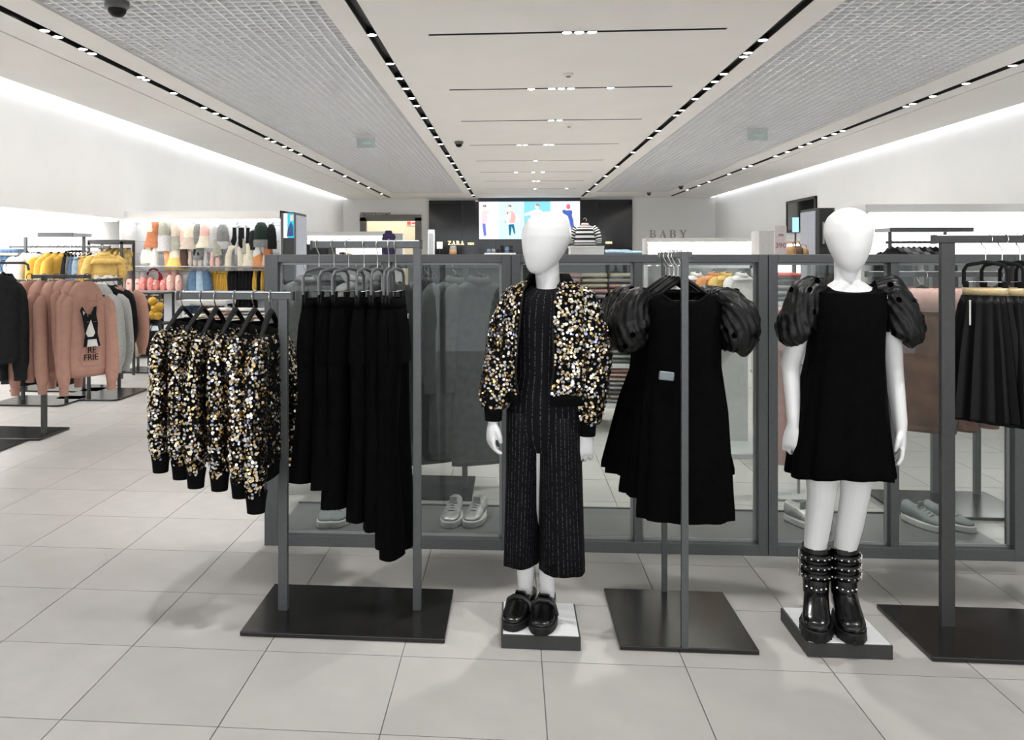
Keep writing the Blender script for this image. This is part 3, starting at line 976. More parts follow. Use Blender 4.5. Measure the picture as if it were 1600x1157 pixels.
def hand(m, wrist, ang, curl=1.0, side=1, tilt=(0, 0), thumb_in=0.0):
    """a relaxed hand hanging from the wrist: local z down the arm, local x the palm's normal, local y across the knuckles (thumb at -y)"""
    Rm = Matrix.Translation(wrist) @ Matrix.Rotation(ang, 4, 'Z') @ Matrix.Rotation(tilt[0], 4, 'X') @ Matrix.Rotation(tilt[1], 4, 'Y')
    h = MB()
    rings = []
    for z, a, b, y in ((.012, .016, .020, 0), (-.005, .0155, .021, 0), (-.025, .016, .028, .001), (-.048, .015, .032, .002), (-.066, .0125, .032, .003), (-.074, .009, .029, .003)):
        rings.append([(a * cos(2 * pi * k / 16), y + b * sin(2 * pi * k / 16), z) for k in range(16)])
    h.loft(rings, True, True, True)
    for j, (y, L_, r) in enumerate(((-.024, .050, .0078), (-.0065, .057, .0080), (.0115, .053, .0078), (.028, .042, .0068))):
        P = [Vector((0, y, -.058))]
        a = radians(6 * curl)
        q = Vector((0, y + (y - .002) * .08, -.072)); P.append(q.copy())
        for seg_, da in ((.42, 16), (.33, 30), (.25, 26)):
            a += radians(da * curl * (1 + .12 * j))
            q = q + Vector((sin(a) * L_ * seg_, (y - .002) * .12, -cos(a) * L_ * seg_)); P.append(q.copy())
        h.tube(P, [r, r * 1.02, r, r * .92, r * .72], 10)
    T = [Vector((.002, -.014, -.012)), Vector((.010, -.030, -.030)), Vector((.018, -.036 + thumb_in * .4, -.050)), Vector((.024, -.034 + thumb_in, -.070))]
    h.tube(T, [.0115, .0105, .009, .0066], 10)
    if side < 0:
        h.v = [(-x, y, z) for x, y, z in h.v]
        h.f = [tuple(reversed(f)) for f in h.f]
    h.xform(Rm)
    m.add(h.v, h.f)


def mannequin_body(t, spec):
    m = MB()
    ht, ch = spec['top'], spec['chin']
    hx, hy = spec['head']
    hh = ht - ch
    HR = Matrix.Rotation(spec['head_yaw'], 3, 'Z')
    rings = []
    for f, w, d, y in ((0, .012, .014, -.040), (.03, .027, .028, -.036), (.09, .039, .044, -.028), (.18, .0505, .060, -.018), (.32, .0635, .076, -.008), (.46, .0725, .086, 0), (.60, .078, .092, .005), (.73, .0765, .090, .008),
                       (.85, .065, .077, .009), (.93, .047, .056, .009), (.98, .025, .03, .009), (1.0, .006, .007, .009)):
        r = []
        for k in range(28):
            a = 2 * pi * k / 28
            q = HR @ Vector((w * spec.get('hw', 1) * cos(a), y + d * sin(a), 0))
            r.append((hx + q.x, hy + q.y, ch + hh * f))
        rings.append(r)
    m.loft(rings, True, True, True)
    nx, ny, nz = spec['neck']
    m.tube([(nx, ny + .012, nz - .04), (nx, ny + .01, nz), (nx * .5 + hx * .5, ny * .5 + hy * .5 + .012, (nz + ch) / 2), (hx, hy + .014, ch + .05)], [.058, .047, .042, .043], 18)
    tx = spec['torso_x']
    tz = spec['torso']
    m.loft([ring(tx(z), cy, z, a, b, 2.2, 24) for z, a, b, cy in tz], True, True, True)
    for P, R in spec['limbs']:
        m.tube(P, R, 18)
    for args in spec['hands']:
        hand(m, *args[0], **args[1])
    tmp = m.build('body', MANNEQ, None)
    rm = tmp.modifiers.new('r', 'REMESH'); rm.mode = 'VOXEL'; rm.voxel_size = .0042; rm.use_smooth_shade = True
    sm = tmp.modifiers.new('s', 'SMOOTH'); sm.iterations = 4; sm.factor = .5
    dg = bpy.context.evaluated_depsgraph_get()
    me = bpy.data.meshes.new_from_object(tmp.evaluated_get(dg))
    bpy.data.objects.remove(tmp)
    o = bpy.data.objects.new('body', me); COL.objects.link(o)
    o.parent = t
    me.materials.clear(); me.materials.append(MANNEQ)
    me.polygons.foreach_set('use_smooth', [True] * len(me.polygons))
    return o


def sub(name, label, parent):
    """a part of a mannequin that carries sub-parts: an Empty"""
    o = bpy.data.objects.new(name, None); COL.objects.link(o); o.parent = parent
    if label: o['label'] = label
    return o


def plinth(label, x, y, w, d, h):
    t = thing('display_plinth', label, 'plinth', (x, y, 0))
    MB().bb(-w / 2, -d / 2, .001, w / 2, d / 2, h - .004).build('box', PLINTH, t, smooth=False, bevel=.002)
    MB().bb(-w / 2 + .006, -d / 2 + .003, h - .004, w / 2 - .006, d / 2 - .006, h).build('top_plate', PLATE_W, t, smooth=False, bevel=.001)
    return t


pf, pb = fl(843, 1015), at(844, 2.963, 0)
P1 = at(843, 2.84)
plinth('small dark plinth with white top under the mannequin in loafers', P1.x, P1.y, .262, .262, .05)
P2 = at(1303, 2.785)
plinth('small dark plinth with white top under the mannequin in studded boots', P2.x, P2.y, .268, .268, .05)

# --- mannequin in the sequin jacket
YAW1 = radians(-14)
m1 = thing('mannequin', 'faceless white child mannequin wearing an open gold sequin jacket and pinstripe jumpsuit', 'mannequin', (P1.x + .005, P1.y + .01, .05), YAW1)
hz = .0
Rz = Matrix.Rotation(-YAW1, 3, 'Z')


def L1(u, v, dy=0.0):
    """mannequin 1: local point seen at (u, v), dy metres behind the plane of its body"""
    w = at(u, 2.85 + dy, zat(v, 2.85 + dy)) - Vector((P1.x + .005, P1.y + .01, .05))
    return Rz @ w


hd = L1(853, 380)
nk = L1(858, 448)
tor = L1(854, 560)
WL, WR = L1(771, 648, -.04), L1(917, 676, -.05)
SL_, SR_ = L1(815, 452), L1(903, 455)
EL, ER = L1(785, 560, .0), L1(927, 572, .0)
AL, AR = L1(818, 925, 0), L1(855, 925, 0)
HLp, HRp = L1(832, 690), L1(874, 690)
spec1 = dict(top=1.409, chin=1.193, head=(hd.x, hd.y - .01), head_yaw=radians(-36), neck=(nk.x, nk.y, 1.125), hw=1.02,
             torso_x=lambda z: tor.x + (nk.x - tor.x) * (z - .8) / .33 if z > .8 else tor.x,
             torso=[(.60, .06, .06, 0), (.64, .115, .085, 0), (.72, .118, .09, 0), (.83, .095, .075, 0), (.95, .102, .08, 0), (1.05, .108, .078, 0), (1.10, .10, .065, .004), (1.135, .055, .05, .008)],
             limbs=[([(SL_.x + .02, 0, 1.10), (SL_.x, 0, 1.105), (EL.x, .01, .90), (WL.x, WL.y, .715), (WL.x, WL.y - .004, .68)], [.04, .038, .030, .021, .018]),
                    ([(SR_.x - .02, 0, 1.10), (SR_.x, 0, 1.105), (ER.x, .01, .89), (WR.x, WR.y, .665), (WR.x, WR.y - .004, .635)], [.04, .038, .030, .021, .018]),
                    ([(HLp.x, 0, .66), (HLp.x - .01, .0, .40), (AL.x, .01, .14), (AL.x, .012, .06), (AL.x, -.02, .035)], [.07, .046, .030, .024, .024]),
                    ([(HRp.x, 0, .66), (HRp.x, .0, .40), (AR.x, .01, .14), (AR.x, .012, .06), (AR.x, -.02, .035)], [.07, .046, .030, .024, .024])],
             hands=[(((WL.x, WL.y - .004, .69), radians(35)), dict(curl=1.0, side=1, tilt=(.05, .10))),
                    (((WR.x, WR.y - .004, .650), radians(-50)), dict(curl=.9, side=-1, tilt=(-.1, .05), thumb_in=.008))])
mannequin_body(m1, spec1)
# jumpsuit
js = sub('jumpsuit', 'black jumpsuit with glittering pinstripes and wide cropped legs', m1)
cx = spec1['torso_x']
MB().loft([ring(cx(z), cy, z, a, b, 2.25, 48, .012 * f, 7, 1.0, dip) for z, a, b, cy, f, dip in
           ((1.152, .058, .054, .008, 0, .012), (1.14, .078, .062, .004, 0, .008), (1.11, .112, .078, 0, 0, 0), (1.04, .118, .092, 0, .3, 0), (.95, .112, .092, 0, .6, 0), (.85, .106, .088, 0, 1, 0), (.78, .124, .1, 0, 1, 0), (.71, .130, .103, 0, 1, 0), (.66, .128, .100, 0, 1, 0), (.62, .112, .096, 0, 1, 0), (.585, .07, .08, 0, 1, 0))]).build('bodice', PIN, js)
for (h, a0, a1, q) in ((HLp, L1(821, 700), L1(812, 878), -1), (HRp, L1(878, 700), L1(882, 880), 1)):
    rg = []
    for k in range(9):
        f = k / 8
        z = .715 - f * (.715 - .180)
        x = a0.x + (a1.x - a0.x) * f
        fat = .012 * max(0, 1 - f / .35)
        rg.append(ring(x, 0, z - .006 * sin(q), ((.0635 - .006 * f) if q < 0 else (.066 + .011 * f)) + fat * .3, .096 - .012 * f, 2.3, 40, .02 + .03 * f, 5, q * 1.3 + f))
    MB().loft(rg).build('trouser_leg', PIN, js, solid=.003)
# jacket, open at the front
jk = sub('jacket', 'open bomber jacket covered in gold and silver sequins', m1)
gapc = -.12


def open_ring(z, a, b, gap, fold=0.0, cy=0.0, cxo=0.0, seg=44):
    """a ring left open at the front; gap is half the opening in metres"""
    g0 = math.asin(min(.95, gap / a))
    return ring(cx(min(z, 1.12)) + cxo, cy, z, a, b, 2.3, seg, fold, 6, 2.0, 0, g0 + gapc, 2 * pi - g0 + gapc, False)


JR = [(1.165, .072, .062, .050, 0), (1.158, .095, .070, .052, 0), (1.138, .128, .082, .052, .01), (1.10, .146, .100, .050, .02), (1.03, .150, .118, .050, .03), (.95, .152, .126, .056, .035), (.87, .155, .130, .060, .04), (.815, .156, .132, .052, .04), (.79, .150, .126, .046, .03)]
jb = MB(); jb.loft([open_ring(*r[:4], fold=r[4]) for r in JR], closed=False)
jb.build('shell', BLACKJERSEY, jk, solid=.006)
rnd = random.Random(5)
sq = sprinkle(jb, 3300, .0050, lift=-.005, rnd=rnd, keep=lambda p: p.y < .09)
for (sh, el, wr, wz) in ((SL_, EL, WL, .735), (SR_, ER, WR, .685)):
    s = -1 if sh is SL_ else 1
    P = [(sh.x - s * .012, 0, 1.128), (sh.x + s * .015, 0, 1.108), (sh.x * .45 + el.x * .55 + s * .012, .0, 1.01), (el.x + s * .006, .01, .91), (el.x * .45 + wr.x * .55, wr.y * .5, .81), (wr.x, wr.y, wz + .02), (wr.x, wr.y, wz)]
    sl = MB().tube(P, [.034, .052, .062, .062, .058, .050, .036], 18, caps=False, fold=.05, freq=3, ph=s)
    sl.build('sleeve', BLACKJERSEY, jk)
    s2 = sprinkle(sl, 1800, .0050, lift=.0045, rnd=rnd)
    sq.add(s2.v, s2.f); sq.m[-len(s2.m):] = s2.m
    MB().tube([(wr.x, wr.y, wz + .012), (wr.x, wr.y, wz - .018), (wr.x, wr.y, wz - .045)], [.036, .031, .029], 16, caps=False).build('cuff', BLACKJERSEY, jk, solid=.003)
tag(sq.build('sequins', SEQ, jk, smooth=False), kind='stuff')
MB().loft([open_ring(.792, .150, .128, .046, .03), open_ring(.775, .142, .118, .046, .02), open_ring(.752, .140, .116, .046, .02)], closed=False).build('hem_band', BLACKJERSEY, jk, solid=.005)
MB().loft([open_ring(1.192, .070, .058, .052, 0, .014), open_ring(1.178, .078, .066, .054, 0, .010), open_ring(1.158, .092, .070, .054, 0, .004)], closed=False).build('collar', BLACKJERSEY, jk, solid=.006)
for side in (1, -1):
    pts = []
    for (z, a, b, gap, f) in JR[1:]:
        q = open_ring(z, a, b, gap, fold=f)
        p = q[0] if side > 0 else q[-1]
        pts.append((p[0], p[1] - .003, p[2]))
    MB().tube(pts, .0035, 6).build('zip', BLACKPLASTIC, jk)
for (a, q) in ((AL, -1), (AR, 1)):
    s = sub('loafer', 'chunky black leather loafer', m1)
    s.location = (a.x - .004, -.005, .0); s.rotation_euler = (0, 0, radians(-6 if q < 0 else 4))
    loafer(s, q)

# --- mannequin in the velvet dress
m2 = thing('mannequin', 'faceless white child mannequin wearing a black velvet dress with puff sleeves and boots', 'mannequin', (P2.x, P2.y + .01, .05), 0.0)


def L2(u, v, dy=0.0):
    return at(u, 2.795 + dy, zat(v, 2.795 + dy)) - Vector((P2.x, P2.y + .01, .05))


hd = L2(1325, 370); nk = L2(1325, 440); ws = L2(1320, 550); hp = L2(1312, 660)
WL, WR = L2(1240, 668), L2(1402, 672)
EL, ER = L2(1240, 585), L2(1399, 590)
SL_, SR_ = L2(1268, 455), L2(1382, 455)
AL, AR = L2(1275, 885), L2(1319, 885)
KL, KR = L2(1285, 775), L2(1333, 775)
spec2 = dict(top=1.420, chin=1.203, head=(hd.x, -.005), head_yaw=radians(-10), neck=(nk.x, 0, 1.14), hw=1.0,
             torso_x=lambda z: (nk.x + (ws.x - nk.x) * (1.14 - z) / .22) if z > .92 else (ws.x + (hp.x - ws.x) * min(1, (.92 - z) / .24)),
             torso=[(.61, .06, .06, 0), (.66, .11, .085, 0), (.74, .115, .09, 0), (.85, .098, .078, 0), (.95, .10, .08, 0), (1.05, .108, .08, 0), (1.11, .108, .066, .003), (1.138, .095, .052, .006), (1.152, .07, .048, .008), (1.165, .05, .045, .01)],
             limbs=[([(SL_.x + .02, 0, 1.12), (SL_.x - .015, 0, 1.105), (EL.x - .0, .02, .88), (WL.x, -.01, .70), (WL.x, -.014, .67)], [.042, .040, .031, .022, .019]),
                    ([(SR_.x - .02, 0, 1.12), (SR_.x + .005, 0, 1.105), (ER.x - .005, .02, .87), (WR.x, -.005, .69), (WR.x, -.008, .66)], [.042, .040, .031, .022, .019]),
                    ([(hp.x - .060, 0, .68), (KL.x - .004, -.005, .44), (KL.x * .6 + AL.x * .4 - .003, .008, .33), (AL.x, .02, .20), (AL.x, .024, .05)], [.070, .046, .042, .032, .028]),
                    ([(hp.x + .060, 0, .68), (KR.x + .002, -.005, .44), (KR.x * .6 + AR.x * .4 + .002, .008, .33), (AR.x, .02, .20), (AR.x, .024, .05)], [.070, .046, .042, .032, .028])],
             hands=[(((WL.x - .004, -.014, .675), radians(48)), dict(curl=1.0, side=1, tilt=(.02, .02))),
                    (((WR.x, -.008, .668), radians(-20)), dict(curl=.55, side=-1, tilt=(0, -.05)))])
mannequin_body(m2, spec2)
dr = sub('dress', 'black velvet dress with sheer dotted puff sleeves', m2)
cx = spec2['torso_x']
MB().loft([ring(cx(z), cy, z, a, b, n, 72, .05 * f, 9, .6, dip) for z, a, b, cy, f, dip, n in
           ((1.157, .082, .050, .006, 0, .034, 2.1), (1.152, .110, .060, .004, 0, .020, 2.1), (1.132, .123, .078, 0, 0, .004, 2.2), (1.06, .122, .098, 0, 0, 0, 2.3), (.98, .120, .100, 0, .1, 0, 2.3), (.915, .122, .102, 0, .25, 0, 2.3), (.86, .129, .106, 0, .4, 0, 2.3),
            (.74, .141, .118, 0, .8, 0, 2.2), (.60, .156, .130, 0, 1.1, 0, 2.2), (.510, .166, .138, .0, 1.3, -.02, 2.2), (.502, .165, .137, .0, 1.3, -.02, 2.2))]).build('velvet_body', BLACKCLOTH, dr, solid=.003)
for s, shx in ((-1, SL_.x), (1, SR_.x)):
    x0 = nk.x
    P = [(x0 + s * .085, 0, 1.138), (x0 + s * .130, -.004, 1.136), (x0 + s * .154, -.008, 1.095), (x0 + s * .170, -.01, 1.04), (x0 + s * .174, -.008, .995), (x0 + s * .160, -.004, .972)]
    puff_sleeve(dr, P, [.032, .048, .055, .062, .064, .040], seed=31 + s, dots=13, parent_name='puff_sleeve')
for (a, q) in ((AL, -1), (AR, 1)):
    s = sub('boot', 'black ankle boot with studded buckle straps', m2)
    s.location = (a.x - .002, -.012, 0); s.rotation_euler = (0, 0, radians(-19 if q < 0 else -11))
    boot(s, q)

# ------------------------------------------------------------------ rack on the left: sequin jackets and trousers
rack('garment_rack', 'grey two post rack on a black plate holding sequin jackets and black trousers', -.93, -.225, 2.742, 3.158,
     [(-.831, 2.931, .034, .024, 1.17), (-.3445, 2.969, .030, .022, 1.358)],
     [(-1.223, 2.931, -.795, 2.931, 1.158, .026, .026), (-.735, 2.969, -.330, 2.969, 1.3455, .026, .024)])
zb1, zb2 = 1.171 + .003, 1.3585 + .003
for i, (u, sc, yw, dy) in enumerate(((281, .92, 8, 0), (313, .95, 9, 0), (335, .99, 1, .0), (366, 1.00, 3, 0), (397, 1.03, 7, 0), (423, 1.10, -1, .0))):
    xx = at(u, 2.99).x
    c = Vector((xx, 2.931, zb1))
    coat_hanger('coat_hanger', 'black hanger holding the %s sequin jacket from the left' % ORD[i], loc=c, rz=radians(90 - yw), scale=sc, group='hangers with sequin jackets')
    sequin_top('sequin_jacket', '%s sequin jacket from the left on the low arm of the front left rack' % ORD[i].capitalize(), c, radians(90 - yw), sc, 'sequin jackets on the rack', 40 + i)
for i, (u, L_, yw, sc) in enumerate(((497, .64, 28, 1.0), (521, .66, 26, 1.0), (544, .73, 30, 1.0), (569, .77, 8, 1.0), (590, .80, 6, 1.0), (608, .86, 4, 1.0), (619, .90, 12, 1.0))):
    c = Vector((at(u, 3.0).x, 2.969, zb2))
    clip_hanger('clip_hanger', 'grey clip hanger holding the %s pair of black trousers from the left' % ORD[i], c, radians(90 - yw), group='hangers with black trousers')
    trousers('trousers', '%s pair of black trousers from the left on the front left rack' % ORD[i].capitalize(), BLACKCLOTH, c, radians(90 - yw), L_ + .02, 'black trousers on the rack')

# ------------------------------------------------------------------ rack in the middle: puff sleeve dresses
rack('garment_rack', 'slim grey rack on a black plate holding black puff sleeve dresses', .355, .805, 2.742, 3.215,
     [(.567, 2.752, .023, .018, 1.318), (.584, 3.205, .020, .018, 1.318)], [(.567, 2.752, .584, 3.205, 1.308, .02, .018)])
b0, b1 = Vector((.567, 2.752, 1.321)), Vector((.584, 3.205, 1.321))
for i, (f, L_, hem, rz, W_) in enumerate(((.27, .915, .160, -2, .128), (.38, .86, .165, 3, .125), (.49, .855, .19, 14, .122), (.60, .80, .225, 4, .135), (.71, .80, .225, -4, .130))):
    c = b0.lerp(b1, f) + Vector(((.018, .006, 0, -.008, -.014)[i], 0, 0))
    coat_hanger('coat_hanger', 'black hanger of the %s puff sleeve dress from the front on the middle rack' % ORD[i], loc=c, rz=radians(rz), group='hangers with puff sleeve dresses', W=.13, drop=.03)
    hung_dress('velvet_dress', 'Black velvet puff sleeve dress, %s from the front on the middle rack' % ORD[i], c, radians(rz), L_, hem, 'puff sleeve dresses on the rack', 60 + i, W_, dz=-.01, tagged=i == 0)

# ------------------------------------------------------------------ rack on the right: satin skirts
rack('garment_rack', 'dark grey rack at the right edge holding black pleated skirts', 1.345, 2.055, 2.742, 3.146,
     [(1.512, 2.984, .046, .022, 1.35), (1.94, 2.984, .046, .022, 1.35)], [(1.468, 2.984, 2.02, 2.984, 1.362, .026, .026)], mat=STEEL_D)
for i, (u, L_, yw) in enumerate(((1519, .46, 52), (1543, .47, 38), (1569, .46, 34), (1592, .47, 30), (1617, .46, 24))):
    c = Vector((at(u, 2.93).x, 2.984, 1.3755 + .003))
    clip_hanger('clip_hanger', 'black clip hanger of the %s pleated skirt from the left on the right rack' % ORD[i], c, radians(-90 + yw), W=.065, drop=.045, barmat=BLACKPLASTIC, group='hangers with pleated skirts', low=.10)
    sk = pleated_skirt('pleated_skirt', '%s black pleated skirt from the left with gold waistband on the right rack' % ORD[i].capitalize(), c, radians(-90 + yw), L_, 'pleated skirts on the rack', 70 + i, z0=-.185)
    if i == 0:
        MB().box((-.035, -.062, -.27), (.004, .016, .085), rz=.1).build('price_tag', M('tag_white', (.75, .74, .7), .6), sk, smooth=False)

# ------------------------------------------------------------------ helpers for the shop floor behind
def atY(u, Y, z=0.0):
    k = (u - PX) / F
    return Vector((Y * (k * CC - SS) / (CC + k * SS), Y, z))


def zcof(p):
    return -p.x * SS + p.y * CC


def zY(v, u, Y):
    return zat(v, zcof(atY(u, Y)))


def text_mb(s, size, depth=.004, mat=0):
    cu = bpy.data.curves.new('txt', 'FONT'); cu.body = s; cu.size = size; cu.extrude = depth / 2; cu.align_x = 'CENTER'; cu.resolution_u = 2
    o = bpy.data.objects.new('txt', cu); COL.objects.link(o)
    dg = bpy.context.evaluated_depsgraph_get()
    me = bpy.data.meshes.new_from_object(o.evaluated_get(dg))
    m = MB()
    m.add([(v.co.x, -v.co.z, v.co.y) for v in me.vertices], [tuple(p.vertices) for p in me.polygons])
    bpy.data.objects.remove(o); bpy.data.curves.remove(cu); bpy.data.meshes.remove(me)
    return m


def arc_strip(cx, cy, rx, ry, a0, a1, w0, w1, n=12):
    """a bowl: thin at its ends (w0), thick in the middle (w1)"""
    out, inn = [], []
    for k in range(n + 1):
        a = radians(a0 + (a1 - a0) * k / n)
        f = sin(pi * k / n)
        w = w0 + (w1 - w0) * f
        out.append((cx + rx * cos(a), cy + ry * sin(a)))
        inn.append((cx + (rx - w) * cos(a), cy + (ry - min(w, w0 * 1.4)) * sin(a)))
    return out, inn


def serif_letter(m, ch, x, h, d=.02, thin=.07, thick=.2):
    """a high contrast roman capital of height h at x; returns its width"""
    def quad(*p): m.prism([(x + a * h, b * h) for a, b in p], -d, 0)

    def rect(x0, y0, x1, y1): quad((x0, y0), (x1, y0), (x1, y1), (x0, y1))

    def bowl(*a):
        o, i = arc_strip(*a)
        for k in range(len(o) - 1):
            quad(o[k], o[k + 1], i[k + 1], i[k])
    t = thin
    if ch == 'Z':
        rect(.02, 1 - t, .85, 1); rect(0, 0, .88, t); quad((0, t), (.2, t), (.86, 1 - t), (.64, 1 - t)); rect(.02, .75, .07, 1); rect(.83, 0, .88, .26); return .98 * h
    if ch == 'A':
        quad((.12, 0), (.19, 0), (.5, .92), (.44, 1)); quad((.62, 0), (.86, 0), (.53, 1), (.40, 1)); rect(.25, .3, .68, .3 + t); rect(0, 0, .3, t * .7); rect(.52, 0, .98, t * .7); return 1.05 * h
    if ch in 'RB':
        rect(.1, 0, .1 + thick, 1); rect(0, 0, .4, t * .7); rect(0, 1 - t * .7, .4, 1); rect(.25, 1 - t, .5, 1)
        if ch == 'R':
            rect(.25, .47, .5, .47 + t); bowl(.45, .735, .32, .265, 90, -90, t, .2); quad((.42, .47), (.62, .47), (.95, 0), (.70, 0)); rect(.64, 0, 1.0, t * .7); return 1.08 * h
        rect(.25, .5, .5, .5 + t); rect(.25, 0, .5, t); bowl(.45, .77, .30, .23, 90, -90, t, .18); bowl(.45, .285, .36, .285, 90, -90, t, .2); return .96 * h
    if ch == 'Y':
        quad((.06, 1), (.30, 1), (.56, .45), (.40, .45)); quad((.78, 1), (.86, 1), (.54, .42), (.46, .45)); rect(.38, 0, .38 + thick, .5); rect(0, 1 - t * .7, .4, 1); rect(.66, 1 - t * .7, .98, 1); rect(.26, 0, .70, t * .7); return 1.0 * h
    return .4 * h


def serif_word(word, h, gap, mat, parent, d=.02):
    x = 0.0
    for ch in word:
        m = MB()
        w = serif_letter(m, ch, 0, h, d)
        m.build('letter', mat, parent, smooth=False, loc=(x, 0, 0))
        x += w + gap
    return x - gap


def folded(name, label, mat, loc, w=.24, d=.26, h=.03, rz=0.0, group=None):
    t = thing(name, label, 'folded clothes', loc, rz, group)
    b = MB()
    h *= .86
    t.location.z += .0015
    rings = []
    for k in range(7):
        x = -w / 2 + w * k / 6
        e = .88 if k in (0, 6) else 1.0
        r = []
        for q in range(12):
            a = 2 * pi * q / 12
            r.append((x, (d / 2) * e * math.copysign(abs(cos(a)) ** .45, cos(a)), max(0.0, h / 2 + (h / 2) * e * math.copysign(abs(sin(a)) ** .7, sin(a)) * (1 + .08 * sin(k * 2.1 + q)))))
        rings.append(r)
    b.loft(rings, True, True, True).build('body', mat, t)
    MB().tube([(-w * .48, -d * .5, h * .5), (0, -d * .515, h * .52), (w * .48, -d * .5, h * .5)], h * .14, 6).build('fold', mat, t)
    return t


C_PINK = M('dusty_pink_fleece', (.50, .285, .225), .95, bump=.3, bscale=350, spec=.15)
C_PINKR = M('dusty_pink_rib', (.46, .26, .205), .95, bump=.5, bscale=150, spec=.15)
C_GREY = M('grey_marl', (.40, .41, .40), .95, var=.12, vscale=90, bump=.3, bscale=350, spec=.15)
C_CHAR = M('charcoal_cotton', (.022, .023, .025), .9, var=.2, bump=.2, spec=.2)
C_BLK = M('black_cotton', (.010, .010, .011), .9, var=.2, bump=.2, spec=.2)
C_YEL = M('mustard_knit', (.66, .40, .075), .95, var=.1, bump=.5, bscale=150, spec=.15)
C_YEL2 = M('yellow_cotton', (.74, .50, .16), .9, var=.1, bump=.2, spec=.15)
C_WHT = M('white_knit', (.78, .77, .74), .95, bump=.5, bscale=150, spec=.15)
C_CREAM = M('cream_wool', (.72, .66, .53), .95, var=.1, bump=.4, spec=.15)
C_BEIGE = M('beige_wool', (.55, .46, .38), .95, var=.1, bump=.4, spec=.15)
C_SAGE = M('sage_wool', (.33, .33, .27), .95, var=.12, bump=.4, spec=.15)
C_GREYD = M('grey_wool', (.20, .205, .205), .95, var=.2, vscale=60, bump=.4, spec=.15)
C_GREYL = M('pale_grey_wool', (.48, .47, .47), .95, var=.15, vscale=60, bump=.4, spec=.15)
C_TERRA = M('terracotta_wool', (.42, .16, .08), .95, var=.15, bump=.4, spec=.15)
C_BLUSH = M('blush_wool', (.72, .45, .40), .95, var=.1, bump=.4, spec=.15)
C_ROSE = M('rose_plush', (.60, .22, .20), .95, var=.25, vscale=40, bump=.6, spec=.15)
C_RED = M('red_plush', (.36, .022, .030), .95, var=.2, bump=.5, spec=.15)
C_GREEN = M('dark_green_wool', (.018, .030, .024), .95, var=.2, bump=.4, spec=.15)
C_ORANGE = M('orange_wool', (.66, .30, .12), .95, var=.1, bump=.4, spec=.15)
C_DENIM = M('denim', (.10, .17, .27), .85, var=.25, vscale=60, bump=.3, spec=.2)
C_DENIML = M('pale_denim', (.34, .45, .56), .85, var=.2, vscale=60, bump=.3, spec=.2)
C_SLATE = M('slate_cotton', (.075, .084, .082), .9, var=.2, bump=.2, spec=.1)
C_BROWN = M('brown_plush', (.18, .082, .045), .95, var=.4, vscale=11, bump=.9, bscale=90, spec=.1)
C_TAN = M('tan_leather', (.36, .20, .09), .5, var=.15)
C_BEAD = M('mustard_satin', (.62, .36, .03), .45, var=.15)
WOODW = M('white_board', (.76, .76, .75), .5, var=.02)
SHELFG = M('shelf_grey', (.42, .43, .43), .5, var=.04)

# ------------------------------------------------------------------ far left: the hoodie racks
A_Y = 5.745
rack('garment_rack', 'dark rack on the left holding dusty pink hoodies', -4.05, -3.33, A_Y - .2, A_Y + .2, [(-3.413, A_Y, .035, .03, 1.165), (-3.86, A_Y, .035, .03, 1.13)],
     [(-3.50, A_Y, -3.064, A_Y, 1.158, .026, .026)], mat=STEEL_D)
hz = 1.1745
for i, (u, rz, sc, dz) in enumerate(((46, 76, 1.30, .0), (70, 80, 1.16, .01), (90, 74, 1.28, 0), (105, 84, .98, 0), (121, 78, 1.14, .0), (140, 58, 1.30, 0))):
    c = Vector((at(u, 6.0).x if i < 5 else -3.075, A_Y, hz))
    if i == 5: c.x = at(139, 6.0).x
    coat_hanger('coat_hanger', 'dark hanger of the %s pink hoodie from the left' % ORD[i], loc=c, rz=radians(rz), scale=sc, group='hangers with pink hoodies', hookmat=STEEL_D, W=.085)
    h = top_garment('hoodie', 'Dusty pink hoodie, %s from the left on the left rack' % ORD[i] if i < 5 else 'Dusty pink hoodie with a black and white dog print facing out', 'hoodie', C_PINK, c, radians(rz), sc, 'pink hoodies on the rack', sw=.040, spread=.03,
                    cuffmat=C_PINKR, hood=True, collar=False, pocket=i == 5, T=.042, W=.108, L=.57, SL=.45)
    if i == 5:
        dog = MB()
        yy = -.0625
        D = [(-.055, -.27), (-.062, -.235), (-.075, -.195), (-.062, -.175), (-.04, -.215), (-.012, -.222), (.006, -.18), (.022, -.178), (.02, -.225), (.03, -.27), (.028, -.33), (.045, -.40), (-.055, -.40), (-.045, -.33)]
        dog.prism(D, yy, yy - .002, 0)
        for P in ([(-.03, -.29), (-.012, -.25), (.0, -.29), (.012, -.325), (.0, -.345), (-.03, -.345), (-.042, -.325)], [(-.03, -.36), (.02, -.36), (.03, -.40), (-.035, -.40)], [(-.060, -.198), (-.048, -.21), (-.055, -.225)]):
            dog.prism(P, yy - .002, yy - .0035, 1)
        dog.lathe([(.008, 0), (.0001, .001)], (-.032, yy - .003, -.262), 8, 1); dog.lathe([(.008, 0), (.0001, .001)], (.012, yy - .003, -.262), 8, 1)
        dog.build('dog_print', [C_BLK, C_WHT], h, smooth=False)
        for s, x, z in (('RE', -.005, -.435), ('FRIE', -.01, -.475)):
            m = text_mb(s, .048, .002); m.xform(Matrix.Translation((x, yy - .0, z)))
            m.build('lettering', C_BLK, h, smooth=False)

